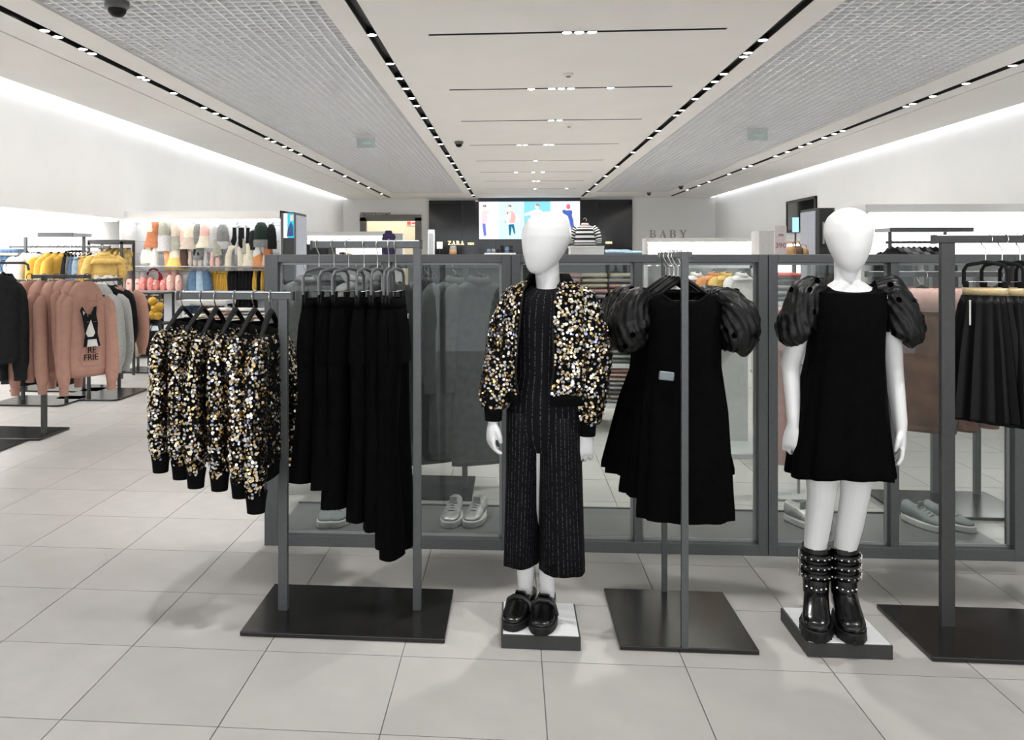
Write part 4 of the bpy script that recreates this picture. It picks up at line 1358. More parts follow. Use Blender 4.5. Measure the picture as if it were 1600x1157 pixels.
B_Y = 7.42
bX = atY(150, 7.3).x
bz = zY(438, 150, B_Y)
pB0, pB1 = atY(95, B_Y), atY(212, B_Y)
rack('garment_rack', 'dark rack with rounded plate behind the dog print hoodie, holding grey hoodies', pB0.x + .10, pB1.x - .03, B_Y - .30, B_Y + .36, [(bX, B_Y - .25, .028, .024, bz), (bX, B_Y + .33, .028, .024, bz)],
     [(bX, B_Y - .32, bX, B_Y + .38, bz, .026, .026)], mat=STEEL_D, round_plate=True)
for i, (y, rz, sc, mt, cm, kind) in enumerate(((-.20, 16, 1.28, C_GREY, C_GREY, 'grey marl hoodie'), (-.06, 20, 1.28, C_GREY, C_GREY, 'grey marl hoodie'), (.10, 18, 1.0, C_BLK, C_BLK, 'black sweatshirt'), (.25, 20, 1.1, C_PINK, C_PINKR, 'dusty pink sweatshirt'))):
    c = Vector((bX, B_Y + y, bz + .0155))
    coat_hanger('coat_hanger', 'dark hanger of the %s at %s place on the grey hoodies rack' % (kind, ORD[i]), loc=c, rz=radians(rz), scale=sc, group='hangers on the grey hoodies rack', hookmat=STEEL_D, W=.12)
    top_garment('hoodie' if i < 2 else 'sweatshirt', '%s, %s from the front behind the dog print hoodie' % (kind.capitalize(), ORD[i]), 'hoodie' if i < 2 else 'sweatshirt', mt, c, radians(rz), sc, 'hoodies on the rounded plate rack', cuffmat=cm, hood=i < 2, collar=i >= 2, T=.04, W=(.135, .14, .17, .18)[i])
C_Y = 7.05
rack('garment_rack', 'dark rack behind the pink hoodies holding long black trousers', atY(8, C_Y).x, atY(118, C_Y).x, C_Y - .24, C_Y + .24, [(atY(36, C_Y).x, C_Y, .028, .024, 1.08), (atY(104, C_Y).x, C_Y, .028, .024, 1.08)],
     [(atY(0, C_Y).x, C_Y, atY(112, C_Y).x, C_Y, 1.085, .026, .026)], mat=STEEL_D, round_plate=True)
for i, u in enumerate((8, 24, 44, 62, 78, 96)):
    c = Vector((atY(u, C_Y).x, C_Y, 1.1015))
    clip_hanger('clip_hanger', 'dark clip hanger of the %s charcoal trousers behind the pink hoodies' % ORD[i], c, radians(76), barmat=BLACKPLASTIC, group='hangers with charcoal trousers')
    trousers('trousers', '%s pair of charcoal trousers from the left behind the pink hoodies' % ORD[i].capitalize(), C_CHAR, c, radians(76), .70 + .02 * (i % 3), 'charcoal trousers on the rack', W=.095)
D_Y = 5.35
t = thing('hanging_rail', 'black bent rail at the left edge holding black sweatshirts', 'clothes rack', (atY(-14, D_Y).x, D_Y, 0))
zt = zY(411, 20, D_Y)
x1 = atY(45, D_Y).x - atY(-14, D_Y).x
MB().tube([(0, 0, .0), (0, 0, zt - .02), (.02, 0, zt), (x1 - .03, 0, zt), (x1 - .008, 0, zt - .012), (x1, 0, zt - .05)], .009, 8).build('bar', STEEL_D, t)
MB().bb(-.3, -.2, .001, .15, .2, .014).build('base_plate', BASEPLATE, t, bevel=.002)
for i, (u, rz) in enumerate(((-28, 78), (-10, 80), (5, 82))):
    c = Vector((atY(u, D_Y).x, D_Y, zt + .0115))
    coat_hanger('coat_hanger', 'black hanger of the %s black sweatshirt at the left edge' % ORD[i], loc=c, rz=radians(rz), scale=1.25, group='hangers at the left edge', hookmat=STEEL_D, W=.09)
    top_garment('sweatshirt', '%s black sweatshirt from the left on the bent rail' % ORD[i].capitalize(), 'sweatshirt', C_CHAR, c, radians(rz), 1.25, 'black sweatshirts at the left edge', T=.035, W=.11, spread=.03, sw=.04)

# ------------------------------------------------------------------ yellow rack
E_Y = 7.75
ez = zY(386, 100, E_Y)
rack('garment_rack', 'grey rack near the left wall holding white, mustard and denim clothes', atY(34, E_Y).x, atY(168, E_Y).x, E_Y - .2, E_Y + .2, [(atY(40, E_Y).x, E_Y, .028, .024, ez + .1), (atY(131, E_Y).x, E_Y, .028, .024, ez + .1)],
     [(atY(16, E_Y).x, E_Y, atY(172, E_Y).x, E_Y, ez, .02, .02)], mat=STEEL)
t = thing('rack_shelf', 'grey shelf board on top of the rack of mustard clothes', 'shelf', (atY(105, E_Y).x, E_Y, ez + .10))
MB().bb(-.19, -.18, .001, .16, .18, .035).build('board', SHELFG, t, bevel=.003)
MB().bb(-.19, -.19, -.008, .16, -.178, .036).build('front_lip', STEEL, t)
MB().bb(-.55, .05, .01, -.19, .066, .022).build('side_rail', STEEL, t)
seq = [(44, 'white knitted jumper', C_WHT, 1.0, 58), (52, 'white knitted jumper', C_WHT, 1.02, 52), (60, 'white knitted jumper', C_WHT, 1.0, 48), (80, 'mustard knitted jumper', C_YEL, 1.02, 52), (92, 'mustard knitted jumper', C_YEL, 1.02, 56), (103, 'mustard knitted jumper', C_YEL, 1.04, 54)]
for i, (u, kind, mt, sc, rz) in enumerate(seq):
    c = Vector((atY(u, E_Y).x, E_Y, ez + .0125))
    coat_hanger('coat_hanger', 'dark hanger of the %s at %s place on the mustard rack' % (kind, ORD[i]), loc=c, rz=radians(rz), scale=sc, group='hangers on the mustard rack', hookmat=STEEL_D)
    top_garment('jumper', '%s, %s from the left on the rack near the left wall' % (kind.capitalize(), ORD[i]), 'jumper', mt, c, radians(rz), sc, 'jumpers on the rack near the left wall', T=.038, W=.16, spread=.045)
for i, (u, mt, kind) in enumerate(((113, C_CHAR, 'black'), (119, C_GREYD, 'dark grey'), (125, C_DENIM, 'blue denim'), (130, C_DENIML, 'pale denim'))):
    c = Vector((atY(u, E_Y).x, E_Y, ez + .0125))
    clip_hanger('clip_hanger', 'dark clip hanger of the %s jeans beside the mustard jumpers' % kind, c, radians(60), barmat=BLACKPLASTIC, group='hangers with jeans', drop=.0, low=.07)
    trousers('jeans', '%s jeans hanging right of the mustard jumpers' % kind.capitalize(), mt, c, radians(60), .62, 'jeans on the mustard rack', z0=-.11, W=.10)
for i, u in enumerate((138, 146, 154)):
    c = Vector((atY(u, E_Y).x, E_Y, ez + .0125))
    coat_hanger('coat_hanger', 'pale hanger of the %s yellow dress near the left wall' % ORD[i], loc=c, rz=radians(50), scale=.8, group='hangers with yellow dresses', barmat=C_BEIGE)
    pleated_skirt('yellow_dress', '%s yellow pleated dress from the left, right of the jeans' % ORD[i].capitalize(), c, radians(50), .40, 'yellow pleated dresses', 5 + i, W=.08, hem=.13, z0=-.10, mat=C_YEL2, band=C_YEL2)['category'] = 'dress'
c = Vector((atY(163, E_Y).x, E_Y, ez + .0125))
coat_hanger('coat_hanger', 'pale hanger of the yellow ruffled top at the end of the mustard rack', loc=c, rz=radians(30), scale=.85, barmat=C_BEIGE)
t = top_garment('ruffled_blouse', 'yellow ruffled top over a white layer, at the right end of the mustard rack', 'top', C_YEL2, c, radians(30), .85, None, L=.36, SL=.2, T=.05, W=.15, fold=.09)
MB().loft([ring(0, 0, -.15, .16, .07, 2.2, 40, .05, 8), ring(0, 0, -.21, .2, .09, 2.2, 40, .12, 8)]).build('ruffle', C_YEL2, t, solid=.003)
MB().loft([ring(0, 0, -.34, .145, .05, 2.2, 40, .05, 8), ring(0, 0, -.56, .19, .08, 2.2, 40, .1, 8)]).build('white_layer', C_WHT, t, solid=.003)
# frame with yellow beads
FY = 8.45
f0, f1 = atY(139, FY), atY(190, FY)
fz = zY(375, 165, FY)
t = thing('display_etagere', 'dark square metal display frame left of the hat wall', 'frame', ((f0.x + f1.x) / 2, FY, 0))
w = (f1.x - f0.x) / 2
for sx in (-1, 1):
    for y in (0, .28):
        MB().bb(sx * w - .012, y - .012, 0.001, sx * w + .012, y + .012, fz - .02).build('post', STEEL_D, t, smooth=False)
MB().bb(-w - .012, -.012, fz - .045, w + .012, .292, fz).build('top_panel', STEEL_D, t, smooth=False)
MB().bb(-w, .2, fz - .10, w, .215, fz - .085).build('rail', STEEL_D, t, smooth=False)
for i, x in enumerate((-.07, .0, .07, .13)):
    k = thing('floral_dress', '%s yellow and white floral dress from the left inside the square display frame' % ORD[i].capitalize(), 'dress', (((f0.x + f1.x) / 2) + x, FY + .207, fz - .085), radians(70), 'floral dresses in the display frame')
    m = MB(); ph = rr(0, 6)
    m.loft([ring(0, 0, z, a, b, 2.2, 20, .06, 6, ph) for z, a, b in ((.002, .02, .008), (-.03, .06, .016), (-.12, .075, .022), (-.25, .11, .03))])
    m.build('body', M('floral_yellow', (.72, .47, .18), .9, var=.55, vscale=22), k)
    MB().tube([(-.04, 0, -.03), (-.075, -.005, -.06), (-.09, -.005, -.10)], [.02, .026, .02], 8).build('sleeve', MATS['floral_yellow'], k)
    MB().tube([(.04, 0, -.03), (.075, -.005, -.06), (.09, -.005, -.10)], [.02, .026, .02], 8).build('sleeve', MATS['floral_yellow'], k)
# denim shorts at the far left
SY = 7.95
q0, q1 = atY(-10, SY), atY(34, SY)
sz = zY(391, 15, SY)
t = thing('wall_rail', 'rail with a tan shelf at the left edge holding denim shorts', 'rail', (q0.x, SY, 0))
MB().bb(0, -.012, sz - .012, q1.x - q0.x, .012, sz + .012).build('bar', STEEL_D, t, smooth=False)
MB().bb(-.05, -.1, sz - .055, q1.x - q0.x + .02, -.02, sz - .028).build('shelf', M('tan_board', (.34, .29, .25), .6), t, smooth=False)
for x in (.02, q1.x - q0.x - .02):
    MB().bb(x - .012, -.012, .001, x + .012, .012, sz).build('post', STEEL_D, t, smooth=False)
for i in range(7):
    x = q0.x + .03 + i * .042
    trousers('denim_shorts', '%s pair of blue denim shorts from the left at the left edge' % ORD[i].capitalize(), C_DENIM, (x, SY, sz + .012), radians(58), .17, 'denim shorts at the left edge', z0=-.0, W=.075)

# ------------------------------------------------------------------ hat wall
HY = 10.1
hx0, hx1 = atY(188, HY).x, atY(441, HY).x
HZ = zY(330, 300, HY)
t = thing('hat_display', 'white lit display wall on the left full of hats, scarves and slippers', 'display wall', (hx0, HY, 0))
hw = hx1 - hx0
MB().bb(0, .42, .001, hw, .47, HZ).build('back_panel', M('panel_bluewhite', (.70, .73, .76), .7, var=.02), t, smooth=False)
for x in (0.02, hw):
    MB().bb(x - .03, 0, .001, x, .42, HZ).build('side_panel', WOODW, t, smooth=False)
MB().bb(0, 0, HZ - .10, hw, .42, HZ).build('fascia', CEIL, t, smooth=False)
MB().bb(.03, .10, HZ - .125, hw - .03, .30, HZ - .101).build('light_strip', NICHE_SOFT, t, smooth=False)
for u in (291, 361):
    x = atY(u, HY + .3).x - hx0
    MB().bb(x - .045, .30, .001, x + .045, .42, HZ - .125).build('divider', WOODW, t, smooth=False)
for v in (353, 377.5, 396, 416, 424):
    z = zY(v, 300, HY + .35)
    MB().bb(0, .26 if v != 416 else .05, z - .008, hw - .03, .275, z + .004).build('rail' if v != 416 else 'shelf', SHELFG, t, smooth=False)
z = zY(455, 300, HY)
MB().bb(0, .02, z - .025, hw - .03, .41, z).build('shelf', SHELFG, t, smooth=False)
MB().bb(0, .02, .1, hw - .03, .41, .16).build('bottom_shelf', SHELFG, t, smooth=False)


def hat(name, label, cat, u, v, wpx, hpx, mat, group, kind='beanie', mat2=None):
    Y = HY + .185
    c = atY(u, Y); s = zcof(c) / F
    w, h = wpx * s * 1.12, hpx * s * 1.1
    top = zat(v - hpx / 2, zcof(c))
    o = thing(name, label, cat, (c.x, Y, top), rr(-.15, .15), group)
    # a loop that hangs the thing on the rail
    MB().tube([(0, .078, .012), (0, .03, .010), (0, .0, -.01)], .004, 6).build('loop', mat2 or mat, o)
    if kind == 'beanie':
        MB().lathe([(.002, 0), (w * .22, -h * .03), (w * .38, -h * .2), (w * .46, -h * .5), (w * .47, -h * .72)], seg=16, fold=.03, freq=5, sy=.55).build('crown', mat, o)
        MB().lathe([(w * .475, -h * .70), (w * .51, -h * .76), (w * .5, -h), (w * .45, -h)], seg=16, fold=.03, freq=5, sy=.55).build('brim', mat2 or mat, o)
    elif kind == 'bucket':
        MB().lathe([(.002, 0), (w * .2, -h * .02), (w * .27, -h * .12), (w * .33, -h * .55)], seg=18, fold=.05, freq=4, sy=.6).build('crown', mat, o)
        MB().lathe([(w * .33, -h * .53), (w * .4, -h * .75), (w * .52, -h), (w * .50, -h)], seg=18, fold=.07, freq=4, sy=.6).build('brim', mat2 or mat, o)
    elif kind == 'scarf':
        for sx in (-1, 1):
            MB().tube([(0, 0, -.01), (sx * w * .2, -.01, -h * .06), (sx * w * .32, -.02, -h * .4), (sx * w * .36, -.02, -h)], [w * .12, w * .14, w * .15, w * .17], 10, flat=.5, fold=.1, freq=3).build('tail', mat if sx < 0 else (mat2 or mat), o)
    elif kind == 'mitten':
        for sx in (-1, 1):
            MB().tube([(sx * w * .25, 0, -h * .02), (sx * w * .25, 0, -h * .35), (sx * w * .26, -.005, -h * .75), (sx * w * .26, -.005, -h)], [w * .16, w * .17, w * .22, w * .1], 10, flat=.5).build('mitten', mat, o)
            MB().tube([(sx * w * .36, 0, -h * .5), (sx * w * .47, 0, -h * .66), (sx * w * .5, 0, -h * .74)], [w * .08, w * .08, w * .05], 8).build('thumb', mat, o)
    elif kind == 'pouch':
        MB().loft([ring(0, 0, -h * f, w * a, .05 * b, 2.6, 18, .03, 4) for f, a, b in ((.18, .36, .3), (.3, .42, .8), (.6, .5, 1), (.9, .5, 1), (1, .42, .5))], cap0=True, cap1=True).build('bag', mat, o)
        MB().tube([(-w * .3, 0, -h * .2), (-w * .2, 0, -.02), (0, 0, 0), (w * .2, 0, -.02), (w * .3, 0, -h * .2)], .007, 6).build('strap', mat2 or mat, o)
    return o


HATS = [('bucket_hat', 'cream and terracotta knitted hat, leftmost in the top row of the hat wall', 'hat', 240, 362, 26, 42, C_TERRA, 'bucket', C_TERRA),
        ('bucket_hat', 'cream cap behind the terracotta hat at the left end of the hat wall', 'hat', 234, 352, 20, 18, C_CREAM, 'beanie', C_CREAM),
        ('earflap_hat', 'tall sage grey hat in the top row of the hat wall', 'hat', 257, 364, 28, 48, C_SAGE, 'bucket', C_GREYL),
        ('earflap_hat', 'taupe grey knitted hat right of the tall sage hat', 'hat', 275, 366, 22, 40, C_BEIGE, 'bucket', C_SAGE),
        ('earflap_hat', 'cream and taupe hat at the first bright divider of the hat wall', 'hat', 297, 368, 27, 36, C_CREAM, 'bucket', C_BEIGE),
        ('beanie', 'dark grey beanie between the cream hat and the pink hat', 'hat', 309, 364, 16, 30, C_GREYD, 'beanie', None),
        ('earflap_hat', 'blush pink hat in the middle bay of the hat wall', 'hat', 320, 366, 25, 36, C_BLUSH, 'bucket', C_CREAM),
        ('beanie', 'pale grey beanie right of the blush pink hat', 'hat', 335, 368, 17, 34, C_GREYL, 'beanie', None),
        ('beanie', 'mid grey beanie left of the second bright divider', 'hat', 348, 368, 20, 36, C_GREYD, 'beanie', C_GREYL),
        ('mittens', 'black mittens, left pair in the right bay of the hat wall', 'mittens', 371, 370, 18, 30, C_BLK, 'mitten', None),
        ('mittens', 'black mittens, right pair in the right bay of the hat wall', 'mittens', 383, 370, 16, 30, C_BLK, 'mitten', None),
        ('beanie', 'large dark green beanie in the right bay of the hat wall', 'hat', 408, 365, 24, 36, C_GREEN, 'beanie', C_GREYD),
        ('beanie', 'black beanie at the right end of the top row', 'hat', 424, 368, 16, 36, C_BLK, 'beanie', None),
        ('beanie', 'charcoal beanie left of the large dark green beanie', 'hat', 395, 374, 14, 28, C_CHAR, 'beanie', None),
        ('pouch_bag', 'cream bag with brown strap, leftmost in the second row of the hat wall', 'bag', 231, 398, 20, 26, C_CREAM, 'pouch', C_TAN),
        ('scarf', 'white and peach scarf in the second row below the tall sage hat', 'scarf', 252, 400, 28, 32, C_WHT, 'scarf', C_ORANGE),
        ('pouch_bag', 'pale yellow drawstring bag in the second row below the taupe hat', 'bag', 274, 400, 28, 36, C_CREAM, 'bucket', C_YEL2),
        ('mittens', 'beige mittens, first pair of the middle bay', 'mittens', 301, 403, 15, 22, C_BEIGE, 'mitten', None),
        ('mittens', 'pale grey mittens, second pair of the middle bay', 'mittens', 317, 404, 16, 24, C_GREYL, 'mitten', None),
        ('mittens', 'blush mittens, third pair of the middle bay', 'mittens', 336, 405, 16, 24, C_BLUSH, 'mitten', None),
        ('mittens', 'dark grey mittens, fourth pair of the middle bay', 'mittens', 350, 403, 14, 22, C_GREYD, 'mitten', None),
        ('scarf', 'grey scarf folded over the rail of the middle bay', 'scarf', 327, 388, 40, 20, C_GREYD, 'scarf', C_SAGE),
        ('scarf', 'cream scarf in the second row right of the second bright divider', 'scarf', 367, 402, 26, 34, C_CREAM, 'scarf', C_CREAM),
        ('earflap_hat', 'cream hood shaped hat in the second row of the right bay', 'hat', 388, 397, 24, 34, C_CREAM, 'bucket', C_CREAM),
        ('beanie', 'orange knitted beanie in the second row of the right bay', 'hat', 403, 405, 18, 26, C_ORANGE, 'beanie', None),
        ('beanie', 'white beanie above the orange beanie', 'hat', 402, 392, 14, 16, C_WHT, 'beanie', None),
        ('earflap_hat', 'tan and pink hat at the right end of the second row', 'hat', 419, 396, 20, 32, C_TERRA, 'bucket', C_BLUSH)]
HATS += [('beanie', 'charcoal beanie hanging low in the middle bay between the mittens', 'hat', 309, 394, 15, 20, C_CHAR, 'beanie', C_GREYD),
         ('scarf', 'dark sage scarf over the rail left of the second bright divider', 'scarf', 346, 390, 22, 20, C_SAGE, 'scarf', C_GREYD),
         ('beanie', 'small rose beanie between the taupe hat and the cream hat', 'hat', 286, 372, 13, 26, C_BLUSH, 'beanie', C_CREAM),
         ('beanie', 'brown beanie in the second row left of the first bright divider', 'hat', 287, 398, 13, 34, M('dark_brown_wool', (.07, .04, .03), .95), 'beanie', None),
         ('beanie', 'small cream beanie in the second row between scarf and yellow bag', 'hat', 263, 392, 12, 22, C_CREAM, 'beanie', C_BEIGE),
         ('scarf', 'brown and olive scarf hanging right of the terracotta hat', 'scarf', 244, 390, 12, 34, C_TERRA, 'scarf', C_SAGE),
         ('scarf', 'grey scarf hanging below the left black mittens', 'scarf', 377, 384, 16, 22, C_GREYL, 'scarf', C_SAGE),
         ('beanie', 'pale lilac grey beanie above the grey mittens in the middle bay', 'hat', 341, 382, 14, 22, C_GREYL, 'beanie', None)]
for (n, lab, cat, u, v, w_, h_, m1_, kd, m2_) in HATS:
    hat(n, lab, cat, u, v, w_, h_, m1_, 'hats and scarves on the hat wall', kd, m2_)
# plush slippers and headbands in the lower left bay, on the shelf
zsh = zY(455, 300, HY)


def plush(label, u, Y, w, h, mat, mat2, zb, group='plush goods under the hats', ring_=False, name='plush_slipper'):
    c = atY(u, Y)
    o = thing(name, label, 'slippers' if not ring_ else 'headband', (c.x, Y, zb + .0015), rr(-.3, .3), group)
    if ring_:
        MB().tube([(w * .5 * cos(a), 0, h * .5 + h * .42 * sin(a)) for a in [2 * pi * k / 18 for k in range(19)]], [.012 + .028 * max(0, cos(2 * pi * k / 18 - 5.4)) for k in range(19)], 10).build('band', mat, o)
        MB().bb(-w * .2, -.03, 0, w * .2, .03, .01).build('stand', mat2, o, bevel=.002)
    else:
        for s in (-1, 1):
            m = MB().lathe([(w * .18, 0), (w * .26, h * .15), (w * .27, h * .5), (w * .22, h * .85), (w * .12, h)], (s * w * .26, 0, 0), 14, fold=.05, freq=5)
            m.build('slipper', mat, o)
            MB().lathe([(.014, -.008), (.018, 0), (.012, .012), (.001, .016)], (s * w * .26, -w * .25, h * .6), 10).build('pompom', mat2, o)
    return o


sp = zcof(atY(240, HY)) / F
# acrylic boxes of plush goods stacked on the shelf
rows = [('pale pink plush slippers, leftmost on the shelf under the hats', 209, .34, .15, C_BLUSH, C_ROSE), ('rose plush slippers with pompoms, second on the shelf under the hats', 230, .22, .17, C_ROSE, C_BLUSH),
        ('red and rose plush slippers, third on the shelf under the hats', 250, .20, .14, C_ROSE, C_CREAM), ('pale rose plush slippers, last on the shelf under the hats', 273, .22, .20, C_BLUSH, C_CREAM)]
for (lab, u, w_, h_, ma, mb_) in rows:
    plush(lab, u, HY + .12, min(w_, .2), h_, ma, mb_, zsh)
plush('white plush slippers at the back of the slippers shelf', 220, HY + .32, .2, .26, C_WHT, C_BLUSH, zsh)
plush('pale rose plush slippers at the back of the slippers shelf', 268, HY + .32, .2, .28, C_BLUSH, C_WHT, zsh)
plush('fluffy red headband standing behind the slippers', 240, HY + .30, .2, .30, C_RED, C_WHT, zsh, ring_=True, name='plush_headband')
for i, (u, mt, k) in enumerate(((302, C_DENIM, 'dark denim'), (312, C_DENIML, 'pale denim'), (322, C_DENIM, 'blue denim'))):
    hat('denim_hat', '%s cap in the lower middle bay, %s from the left' % (k, ORD[i]), 'hat', u, 438, 20, 30, mt, 'denim caps under the mittens', 'beanie')
zr = zY(424, 345, HY + .27)
for i in range(6):
    u = 328 + i * 5.5
    pleated_skirt('mustard_skirt', '%s mustard skirt from the left hanging in the hat wall' % ORD[i].capitalize(), (atY(u, HY + .267).x, HY + .267, zr + .004), radians(62), .26, 'mustard skirts on the hat wall', 80 + i, W=.045, hem=.075, z0=-.0, mat=C_YEL, band=C_YEL2)
for i in range(7):
    u = 362 + i * 5.5
    trousers('trousers', '%s pair of black trousers from the left hanging in the hat wall' % ORD[i].capitalize(), C_BLK, (atY(u, HY + .267).x, HY + .267, zr + .004), radians(64), .48 - .02 * (i % 2), 'black trousers on the hat wall', z0=0.0, W=.06)
for i in range(4):
    u = 402 + i * 6
    trousers('trousers', '%s pair from the left of mustard and black trousers at the right end' % ORD[i].capitalize(), C_YEL if i % 2 == 0 else C_BLK, (atY(u, HY + .267).x, HY + .267, zr + .004), radians(60), .34, 'mustard and black trousers on the hat wall', z0=0.0, W=.06)

# ------------------------------------------------------------------ low fixtures before the hat wall
NY = 9.08
n0, n1 = atY(202, NY).x, atY(262, NY).x
t = thing('folding_stand', 'dark metal stand with folded clothes left of the sequin jackets', 'stand', ((n0 + n1) / 2, NY, 0))
w = (n1 - n0) / 2
for z in (zY(455, 230, NY) - .01, zY(504, 230, NY)):
    MB().bb(-w, -.2, z - .02, w, .2, z).build('shelf', STEEL_D, t, smooth=False)
for x in (-w + .02, w - .14, w - .01):
    for y in (-.18, .18):
        MB().bb(x - .012, y - .012, .012, x + .012, y + .012, zY(455, 230, NY) - .02).build('post', STEEL_D, t, smooth=False)
MB().bb(-w - .02, -.24, .001, w, .24, .015).build('base_plate', BASEPLATE, t, smooth=False)
zs = zY(504, 230, NY)
mm = [C_CHAR, C_WHT, C_WHT, C_BLUSH, C_WHT, C_WHT, C_GREYL, C_WHT, C_GREYD]
for i in range(9):
    folded('folded_shirt', '%s folded top from the bottom in the stack on the dark stand' % ORD[i].capitalize(), mm[i], ((n0 + n1) / 2 - .02 + rr(-.01, .01), NY - .03, zs + .034 * i), .30, .26, .034, rr(-.05, .05), 'stack of folded tops on the dark stand')
for i, (dx, dz) in enumerate(((.155, .25), (.185, .165), (.215, .09), (.16, .10), (.235, .19))):
    o = thing('pompom_scarf', '%s mustard pompom ball from the top beside the folded tops' % ORD[i].capitalize(), 'pompom', ((n0 + n1) / 2 + dx, NY - .235, zs + dz - .045), 0, 'mustard pompoms')
    MB().lathe([(.003, 0), (.032, .012), (.05, .045), (.045, .075), (.025, .095), (.002, .1)], seg=14, fold=.06, freq=7).build('ball', C_BEAD, o)
    MB().tube([(0, 0, .09), (0, .02, .12), (.0, .05, .14)], .004, 6).build('cord', C_BEAD, o)
for i, (u, mt, nm, lab, L_) in enumerate(((207, C_BEIGE, 'tote_bag', 'beige tote bag hanging on the dark stand of folded tops', .36), (221, C_BEIGE, 'tote_bag', 'second beige tote bag hanging on the dark stand of folded tops', .33), (242, C_BLK, 'tote_bag', 'black bag hanging on the right of the dark stand of folded tops', .36))):
    c = atY(u, NY - .235)
    o = thing(nm, lab, 'bag', (c.x, NY - .235, zs - .004), rr(-.2, .2), 'bags on the dark stand')
    MB().loft([ring(0, 0, -z, a, b, 2.6, 20, .03, 4) for z, a, b in ((.07, .07, .012), (.10, .085, .03), (.22, .10, .045), (L_ - .03, .095, .045), (L_, .08, .03))], cap0=True, cap1=True).build('bag', mt, o)
    MB().tube([(-.05, 0, -.08), (-.035, .01, -.02), (0, .03, .004), (.035, .01, -.02), (.05, 0, -.08)], .005, 6).build('strap', C_BLK, o)

TY = 9.15
t0_, t1_ = atY(292, TY).x, atY(436, TY).x
tz_ = zY(521, 360, TY)
t = thing('display_table', 'white low display table behind the sequin jackets with pale folded clothes', 'table', ((t0_ + t1_) / 2, TY, 0))
w = (t1_ - t0_) / 2
MB().bb(-w, -.3, tz_ - .04, w, .3, tz_).build('table_top', WOODW, t, smooth=False, bevel=.003)
for sx in (-1, 1):
    for sy in (-1, 1):
        MB().bb(sx * (w - .04) - .02, sy * .26 - .02, .001, sx * (w - .04) + .02, sy * .26 + .02, tz_ - .04).build('leg', WOODW, t, smooth=False)
for j in range(4):
    for i in range(8 if j else 6):
        mt = random.choice([C_WHT, C_WHT, C_BLUSH, C_WHT, C_CREAM, C_GREYL])
        folded('folded_shirt', 'Pale shirt, %s from the bottom, %s pile on the white low table' % (ORD[i], ORD[j]), mt, ((t0_ + t1_) / 2 - w * .75 + j * w * .5, TY - .05, tz_ + .037 * i), .215, .28, .037, rr(-.05, .05), 'pale folded tops on the white table')
t = thing('display_board', 'white shelf board on thin legs above the pale folded clothes', 'shelf', (atY(325, TY + .5).x, TY + .45, 0))
zb_ = zY(470, 325, TY + .5)
MB().bb(-.28, -.18, zb_ - .03, .3, .18, zb_ + .01).build('board', WOODW, t, smooth=False)
for x in (-.27, .29):
    MB().bb(x - .012, -.15, .001, x + .012, -.126, zb_ - .03).build('leg', WOODW, t, smooth=False)
    MB().bb(x - .012, .126, .001, x + .012, .15, zb_ - .03).build('leg', WOODW, t, smooth=False)
MB().bb(-.27, -.008, zb_ - .075, .29, .008, zb_ - .06).build('rail', SHELFG, t, smooth=False)
for i, (dx, mt, k) in enumerate(((-.2, C_DENIM, 'denim'), (-.1, C_DENIM, 'denim'), (.0, C_TAN, 'brown'), (.1, C_TAN, 'brown'), (.2, C_CHAR, 'black'))):
    trousers('trousers', '%s trousers, %s from the left under the white shelf board' % (k.capitalize(), ORD[i]), mt, (atY(325, TY + .5).x + dx, TY + .45, zb_ - .06), radians(50), .36, 'trousers under the white shelf board', z0=0, W=.065)


# ------------------------------------------------------------------ sign towers
def tower(label, u0, u1, zc, vtop, side, poster):
    p0, p1 = at(u0, zc), at(u1, zc)
    Y = (p0.y + p1.y) / 2
    x0, x1 = atY(u0, Y).x, atY(u1, Y).x
    z1 = zY(vtop, u0, Y)
    t = thing('sign_tower', label, 'sign', ((x0 + x1) / 2, Y, 0))
    w = (x1 - x0) / 2; d = .52
    MB().bb(-w, .012, .001, w, d, z1).build('core', M('tower_dark', (.022, .022, .024), .3), t, smooth=False, bevel=.003)
    for s in (-1, 1):
        MB().bb(s * w, .03, .02, s * (w + .006), d - .01, z1 - .03).build('side_panel', M('tower_side', (.55, .58, .68), .35), t, smooth=False)
    MB().bb(-w, 0, .001, -w + .03, .012, z1).build('frame_edge', STEEL, t, smooth=False)
    MB().bb(w - .012, 0, .001, w, .012, z1).build('frame_edge', STEEL, t, smooth=False)
    if poster:
        za, zb2_ = zY(372, u0, Y), z1 - .012
        m = M('poster_teal', (.02, .30, .42), .5, emit=.55)
        MB().bb(-w + .075, .002, za, w - .012, .011, zb2_).build('poster', m, t, smooth=False)
        MB().bb(-w + .03, .002, za, -w + .075, .011, zb2_).build('poster_margin', M('poster_white', (.8, .82, .84), .5, emit=.5), t, smooth=False)
        pm = MB()
        x = w - .05
        pm.prism([(x - .05, za + .02), (x + .03, za + .02), (x + .03, za + .13), (x + .0, za + .19), (x - .03, za + .12)], .0, .0018)
        pm.build('poster_coat', M('poster_navy', (.02, .05, .16), .5, emit=.3), t, smooth=False)
        MB().prism([(x - .005, za + .19), (x + .03, za + .2), (x + .03, za + .27), (x - .01, za + .26)], .0, .0018).build('poster_hood', M('poster_beige', (.5, .42, .3), .5, emit=.4), t, smooth=False)
    return t


tower('dark sign tower with a teal lit poster, left above the glass partition', 439, 461, 9.5, 332, 1, True)
t = tower('black sign tower with pale side panel, right beside the mannequin in the dress', 1276, 1304, 9.3, 325, -1, False)
MB().bb(-.03, -.004, 1.45, -.012, .012, 1.7).build('steel_slot', SHELFG, t, smooth=False)


